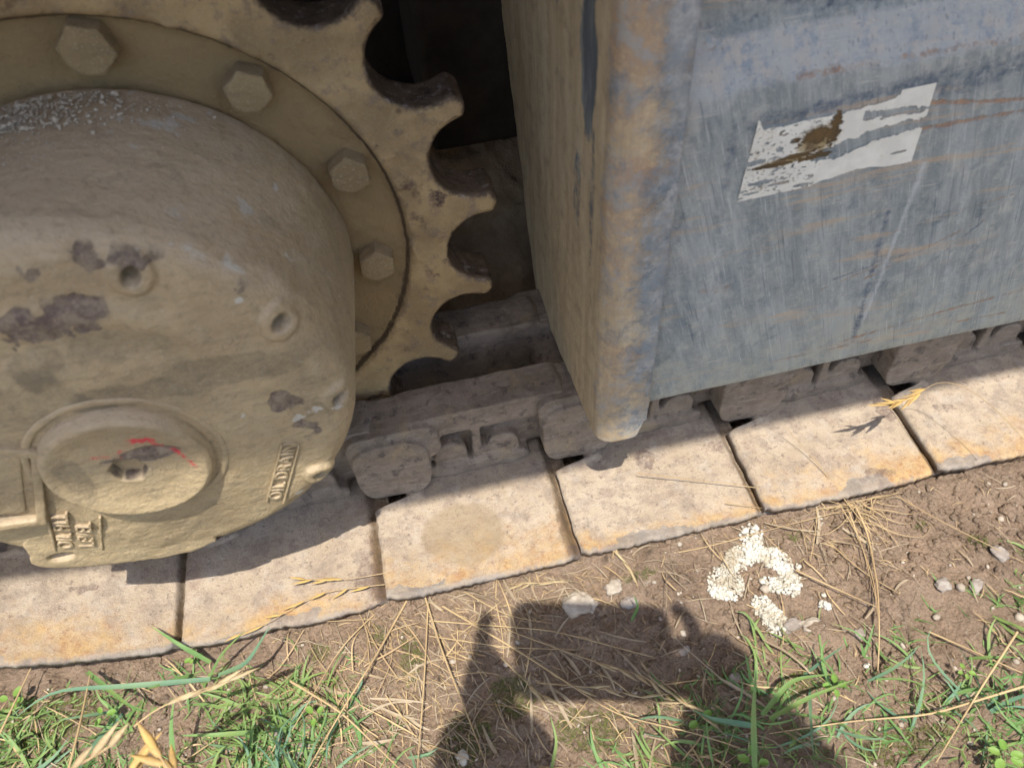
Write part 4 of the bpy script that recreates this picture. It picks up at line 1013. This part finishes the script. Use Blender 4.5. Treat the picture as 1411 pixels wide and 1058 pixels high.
stalk([(1122, 725, G), (1145, 790, -.355)], .0008, 'dark short straw between foam and bundle', mat=M_STRAWG)
stalk([(1280, 870, G), (1360, 905, -.35), (1411, 928, -.345)], .0011, 'thick straw entering from the right edge')
stalk([(1411, 945, -.34), (1280, 985, -.345), (1180, 992, -.352), (1060, 1010, G)], .0013, 'long pale straw sweeping over the right grass tuft')
stalk([(1402, 870, -.33), (1350, 950, -.34), (1290, 1050, -.34)], .0013, 'diagonal straw at the lower right corner')
stalk([(585, 820, -.352), (610, 900, -.345), (650, 1000, -.335), (672, 1058, -.33)], .0012, 'long straw crossing the photographer\'s shadow lengthwise', None)
stalk([(590, 830, -.355), (585, 930, -.352), (575, 1058, -.35)], .0011, 'upright straw left of the shadow')
stalk([(560, 828, -.352), (520, 900, -.345), (470, 980, -.335), (425, 1058, -.33)], .0014, 'thick straw slanting down left from the pad edge')
stalk([(400, 938, -.345), (470, 980, -.345), (550, 1058, -.34)], .0014, 'thick straw slanting down right at the bottom')
stalk([(548, 815, -.355), (470, 890, -.352), (400, 1010, -.348)], .0010, 'second slanting straw beside the thick one')
stalk([(592, 855, -.353), (760, 868, -.345), (900, 905, G)], .0009, 'straw running right from the pad edge into the shadow')
stalk([(592, 876, -.353), (700, 892, -.345), (800, 895, -.35)], .0008, 'lower parallel straw entering the shadow')
stalk([(610, 835, -.352), (720, 900, -.338), (850, 985, -.335), (960, 1010, -.34), (1020, 1030, -.345)], .0012, 'long straw sagging through the shadow towards the right tuft')
stalk([(640, 815, -.353), (700, 850, -.346), (760, 858, G)], .0008, 'short pale straw at the top of the shadow')
stalk([(400, 935, -.35), (380, 860, -.352), (560, 850, -.353)][1:], .0007, 'thin straw along the soil below the second pad')
stalk([(0, 790 + 220, -.33), (38, 930, -.335), (50, 905, -.34)], .0013, 'brown straw at the far left edge over the grass')
stalk([(95, 1058, -.30), (112, 990, -.31), (124, 930, -.33)], .0014, 'upright straw in the left grass')
stalk([(1000, 560 + 380, G), (918, 870, -.34), (918, 780, -.35)], .0006, 'hair thin straw at the left of the foam', mat=M_STRAWG)
stalk([(700, 868, -.35), (800, 905, -.343), (900, 935, -.34), (985, 1000, -.342)], .0007, 'seeded straw lying in the shadow', (.45, 9, .030, .0020), hmat=M_SEEDP)
stalk([(740, 940, -.35), (850, 950, -.342), (930, 975, -.34)], .0006, 'lower seeded straw in the shadow', (.3, 6, .028, .0018), hmat=M_SEEDP)
stalk([(690, 905, -.35), (735, 950, -.345), (765, 970, -.345)], .0006, 'short seeded straw pointing down in the shadow', (.6, 3, .028, .0028), hmat=M_SEEDP)
stalk([(300, 880, -.335), (350, 870, -.333), (440, 815, -.329), (530, 805, -.331)][::-1], .0005, 'straw lying with its seed heads on the sunlit second pad', (.1, 7, .026, .0020), hmat=M_SEED)
stalk([(555, 735 + 50, -.336), (470, 800, -.328), (400, 797, -.329)], .0005, 'golden seed head resting high on the second pad', (.55, 5, .026, .0020), hmat=M_SEED)
stalk([(790, 800, G), (760, 803, -.352), (700, 805, -.352)], .0005, 'flat seed head at the pad edge above the shadow', (.2, 6, .026, .0018), hmat=M_SEEDP)
stalk([(880, 812, G), (870, 780, -.35), (840, 752, -.345)], .0005, 'seed head touching the pad edge left of the foam', (.2, 6, .020, .0020), hmat=M_SEEDP)
stalk([(100, 1058, -.12), (150, 1030, -.11), (175, 1010, -.11)][::1], .0012, 'pale seed head nearest the camera at the lower left', (.1, 3, .032, .0038), hmat=M_SEEDP)
stalk([(260, 1100, -.12), (225, 1050, -.11), (205, 1015, -.105)], .0012, 'golden seed head next to the nearest one at lower left', (.15, 6, .030, .0034), hmat=M_SEED)
stalk([(150, 1110, -.12), (180, 1060, -.115), (195, 1040, -.11)], .0012, 'low golden seed head at the bottom edge', (.1, 5, .030, .0032), hmat=M_SEED)
stalk([(185, 1000, -.24), (220, 970, -.23), (280, 955, -.225), (335, 925, -.22)], .0009, 'long drooping seed head over the left grass', (.35, 6, .032, .0030), hmat=M_SEEDP)
# straw knot under the third pad
Vs = VL(); Fs = []; r = np.random.default_rng(44); kx, ky = gp(1180, 705)
for i in range(34):
    az = r.choice([r.normal(2.8, .25), r.normal(-1.45, .35), r.normal(.2, .4)]); L = r.uniform(.03, .10)
    p = arc((kx + r.normal() * .008, ky + r.normal() * .005, 0), az, L, .02, 0, 8, r.normal() * .25); p[:, 2] = gh(p[:, 0], np.minimum(p[:, 1], -.21)) + .004 + .010 * np.sin(np.linspace(.4, pi, 8)) * r.uniform(.3, 1)
    p[:, 1] = np.minimum(p[:, 1], -.2125)
    tube(Vs, Fs, p, r.uniform(.0004, .0009), 4)
tag(add('straw_tangle', new_mesh('straw_tangle', np.vstack(Vs), np.array(Fs)), M_STRAW), 'tangled knot of pale straw against the edge of the middle pad', 'dry grass', kind='stuff')

# individual green blades that stand out
def blade(path, w, label, mat=M_GREEN):
    P = np.array([at(px, py, 2, z) for px, py, z in path]); d = np.r_[0, np.cumsum(np.linalg.norm(np.diff(P, axis=0), axis=1))]
    t = np.linspace(0, d[-1], 16); Q = np.c_[[np.interp(t, d, P[:, k]) for k in range(3)]].T
    for _ in range(5): Q[1:-1] = (Q[:-2] + 2 * Q[1:-1] + Q[2:]) / 4
    Vs = VL(); Fs = []; ribbon(Vs, Fs, Q, w, .04, .2, .3, .8); o = add('grass_blade', new_mesh('grass_blade', np.vstack(Vs) - Q[0], np.array(Fs)), mat); o.location = Q[0]
    return tag(o, label, 'grass blade', 'broad green grass blades')
blade([(300, 1000, -.35), (300, 930, -.31), (340, 915, -.30), (372, 862, -.29)][1:], .0062, 'blue-green blade pointing up to the second pad', M_GREENB)
blade([(285, 940, -.35), (305, 900, -.32), (338, 868, -.31)], .0045, 'slimmer blade left of the tallest blue-green one')
blade([(290, 912, -.35), (250, 890, -.325), (208, 862, -.32)], .0050, 'blade reaching up left across the dirty pad joint')
blade([(290, 935, -.345), (180, 945, -.32), (60, 950, -.325), (20, 990, -.33)], .0058, 'long arched blade crossing the left grass', M_GREENB)
blade([(120, 925, -.34), (180, 975, -.31), (205, 980, -.31)], .0055, 'broad blade slanting down in the left grass')
blade([(240, 1058, -.33), (235, 1000, -.31), (240, 960, -.30)], .0060, 'upright blade in the left grass')
blade([(260, 930, -.35), (200, 950, -.32), (290, 900, -.31)][:2], .0050, 'short blade lying left of the tall ones')
blade([(350, 1008, -.35), (300, 1012, -.335), (245, 1013, -.335)], .0050, 'level blade at the edge of the left grass')
blade([(870, 855, -.36), (880, 835, -.34), (873, 820, -.325)], .0035, 'small green sprout beside the small pale stone')
blade([(1040, 1058, -.34), (1038, 980, -.30), (1042, 920, -.28)], .0060, 'tallest upright blade of the right tuft')
blade([(1050, 985, -.345), (1090, 935, -.32), (1150, 928, -.32)], .0055, 'blade bending right at the top of the right tuft')
blade([(1060, 990, -.345), (1115, 960, -.32), (1180, 935, -.325)], .0050, 'second blade bending right below the first')
blade([(1040, 1000, -.345), (980, 990, -.32), (955, 978, -.325)], .0060, 'broad dark blade left in the right tuft', M_GREENB)
blade([(1280, 980, -.35), (1310, 985, -.33), (1330, 1000, -.33)], .0045, 'curved blade right of the big tuft')
blade([(1200, 890, -.36), (1180, 870, -.345), (1145, 858, -.35)], .0022, 'thin green blade beside the cream stone')
blade([(1335, 907, -.36), (1365, 905, -.345), (1400, 905, -.345)], .0045, 'green blade near the right edge')
blade([(760, 1058, -.34), (768, 1020, -.335), (758, 985, -.33)], .0035, 'lone green blade in the shadow at the bottom')
# broad-leaved weeds
def weed(px, py, n, R0, label, seed, z=-.34):
    r = np.random.default_rng(seed); c = at(px, py, 2, z); root = empty('weed', (c[0], c[1], gz(c[0], c[1])))
    for i in range(n):
        az = 2 * pi * i / n + r.normal() * .3; L = R0 * r.uniform(.8, 1.2); h = c[2] - root.location.z
        Vs = VL(); Fs = []; st = np.array([[0, 0, 0], [cos(az) * L * .25, sin(az) * L * .25, h * .6], [cos(az) * L * .5, sin(az) * L * .5, h]]); tube(Vs, Fs, st, .0005, 4)
        add('leaf_stalk', new_mesh('leaf_stalk', np.vstack(Vs), np.array(Fs)), M_GREEN, root)
        k = 14; a = np.linspace(0, 2 * pi, k, endpoint=False); cen = np.array([cos(az) * L, sin(az) * L, h]); V = [cen - [0, 0, .0012]]
        for t_ in a:
            l = L * .55 * (1 - .18 * cos(t_ - 0) * 0); ex, ey = l * cos(t_), l * .72 * sin(t_); V.append(cen + [ex * cos(az) - ey * sin(az), ex * sin(az) + ey * cos(az), .0012 * abs(sin(t_)) + r.normal() * .0003])
        add('leaf', new_mesh('leaf', np.array(V), [(0, 1 + j, 1 + (j + 1) % k) for j in range(k)]), M_CLOVER, root)
    return tag(root, label, 'weed', 'small broad-leaved weeds')
weed(142, 985, 3, 0.0072, 'three-leaved bright weed in the left grass', 1)
weed(268, 905, 4, 0.0064, 'yellowish weed under the pad joint at left', 2, -.35)
weed(434, 985, 3, 0.0080, 'dark green weed among the straw below the second pad', 3)
weed(15, 965, 4, 0.0088, 'bright weed at the far left edge', 4)
weed(1385, 1040, 5, 0.0096, 'large light green weed at the lower right corner', 5, -.33)
weed(965, 990, 2, 0.0096, 'two-leaved dark weed in the right tuft', 6)
weed(1150, 945, 4, 0.0072, 'small weed above the right tuft', 7)
weed(1330, 925, 4, 0.0056, 'tiny weed near the right edge', 8)
weed(1040, 1050, 4, 0.0096, 'broad weed low in the right tuft', 9)

# ================================================================== PHOTOGRAPHER (behind the camera; only the shadow reaches the picture)
def cw(r_, u_, f_): return CAM + RT * r_ + UP * u_ + FW * f_
bm = bmesh.new(); c = []
for cr, cu_, a0 in ((.138, .046, 0), (.004, .050, 90), (.010, -.020, 180), (.138, -.020, 270)):
    for k in range(6): a = radians(a0 + 18 * k); c.append(cw(cr + .022 * cos(a), cu_ + .020 * sin(a), -.004))
a_ = [bm.verts.new(p) for p in c]; b_ = [bm.verts.new(p - FW * .008) for p in c]
bm.faces.new(a_); bm.faces.new(b_[::-1])
for i in range(len(c)): bm.faces.new((a_[(i + 1) % len(c)], a_[i], b_[i], b_[(i + 1) % len(c)]))
ph = tag(add('phone', bm_mesh('phone', bm, .002), mat_plain('black_glass', (.02, .02, .022), (.03, .03, .03), 5, .3, .0, .0)), 'black smartphone held out by the photographer, throwing part of the shadow', 'phone')
def skin(name, nodes, edges, mat, parent=None, lvl=1):
    me = bpy.data.meshes.new(name); me.from_pydata([tuple(map(float, n_[0])) for n_ in nodes], edges, [])
    o = bpy.data.objects.new(name, me); scene.collection.objects.link(o)
    o.modifiers.new('k', 'SKIN'); s = o.modifiers.new('s', 'SUBSURF'); s.levels = lvl; s.render_levels = lvl
    for i, n_ in enumerate(nodes): me.skin_vertices[0].data[i].radius = (n_[1], n_[1])
    me.skin_vertices[0].data[0].use_root = True
    me2 = bake(o); bpy.data.objects.remove(o); me2.polygons.foreach_set('use_smooth', np.ones(len(me2.polygons), bool))
    return add(name, me2, mat, parent)
M_SKINC = mat_plain('skin', (.45, .27, .19), (.40, .24, .17), 30, .6, .0003, .0001); M_CLOTH = mat_plain('dark_cloth', (.04, .05, .08), (.05, .06, .09), 80, .9, .001)
person = tag(empty('person', (.40, -1.35, -.37)), 'crouching photographer in dark clothes whose shadow falls on the soil', 'person')
def sh(px, py, z):
    """the point at height z whose shadow falls on this spot of the soil"""
    g_ = at(px, py, 2, -.37); return g_ + SUN * ((z - g_[2]) / SUN[2])
LH, RH = cw(-.050, .004, -.035), cw(.192, .010, -.035)
LW, RW = sh(684, 985, .52), sh(1000, 950, .53)
LE, RE = sh(668, 1200, .60), sh(1050, 1200, .60)
hed = sh(1040, 1085, .80)
pel, che, nek = np.array([.38, -1.48, .02]), np.array([.38, -1.25, .45]), hed + np.array([-.03, -.14, -.13])
LS, RS = np.array([.19, -1.29, .50]), np.array([.57, -1.29, .50])
nodes = [(pel, .14), ((pel + che) / 2, .13), (che, .14), (nek, .055), (hed, .085), (hed + [0, .03, .09], .07),
         (LS, .075), (LE, .082), (LW, .066), (RS, .08), (RE, .125), (RW, .086),
         (pel + [-.16, .42, .08], .065), (pel + [-.15, .22, -.33], .045), (pel + [-.15, .36, -.36], .035),
         (pel + [.16, .42, .08], .065), (pel + [.15, .22, -.33], .045), (pel + [.15, .36, -.36], .035), (pel + [-.10, .05, 0], .10), (pel + [.10, .05, 0], .10)]
edges = [(0, 1), (1, 2), (2, 3), (3, 4), (4, 5), (2, 6), (6, 7), (7, 8), (2, 9), (9, 10), (10, 11), (0, 18), (18, 12), (12, 13), (13, 14), (0, 19), (19, 15), (15, 16), (16, 17)]
def local(o): o.matrix_parent_inverse = Matrix.Translation(-person.location); return o
local(skin('body', nodes, edges, M_CLOTH, person))
def hand(W, H, sgn):
    nodes = [(W, .030), ((W + H) / 2, .040 if sgn > 0 else .052), (H, .034 if sgn > 0 else .046)]; edges = [(0, 1), (1, 2)]
    for k in range(4):
        b = len(nodes); off = UP * (.024 - .017 * k)
        nodes += [(H + off - FW * .004, .0085), (H + off + RT * sgn * .030 - FW * (.012), .008), (H + off + RT * sgn * .052 - FW * .006, .0072)]
        edges += [(2, b), (b, b + 1), (b + 1, b + 2)]
    b = len(nodes); nodes += [(H + UP * .030 + RT * sgn * .004, .010), (H + UP * .052 + RT * sgn * .012, .009), (H + UP * .066 + RT * sgn * .030, .008)]; edges += [(2, b), (b, b + 1), (b + 1, b + 2)]
    return local(skin('hand', nodes, edges, M_SKINC, person))
hand(LW, LH, .25); hand(RW, RH, -1)
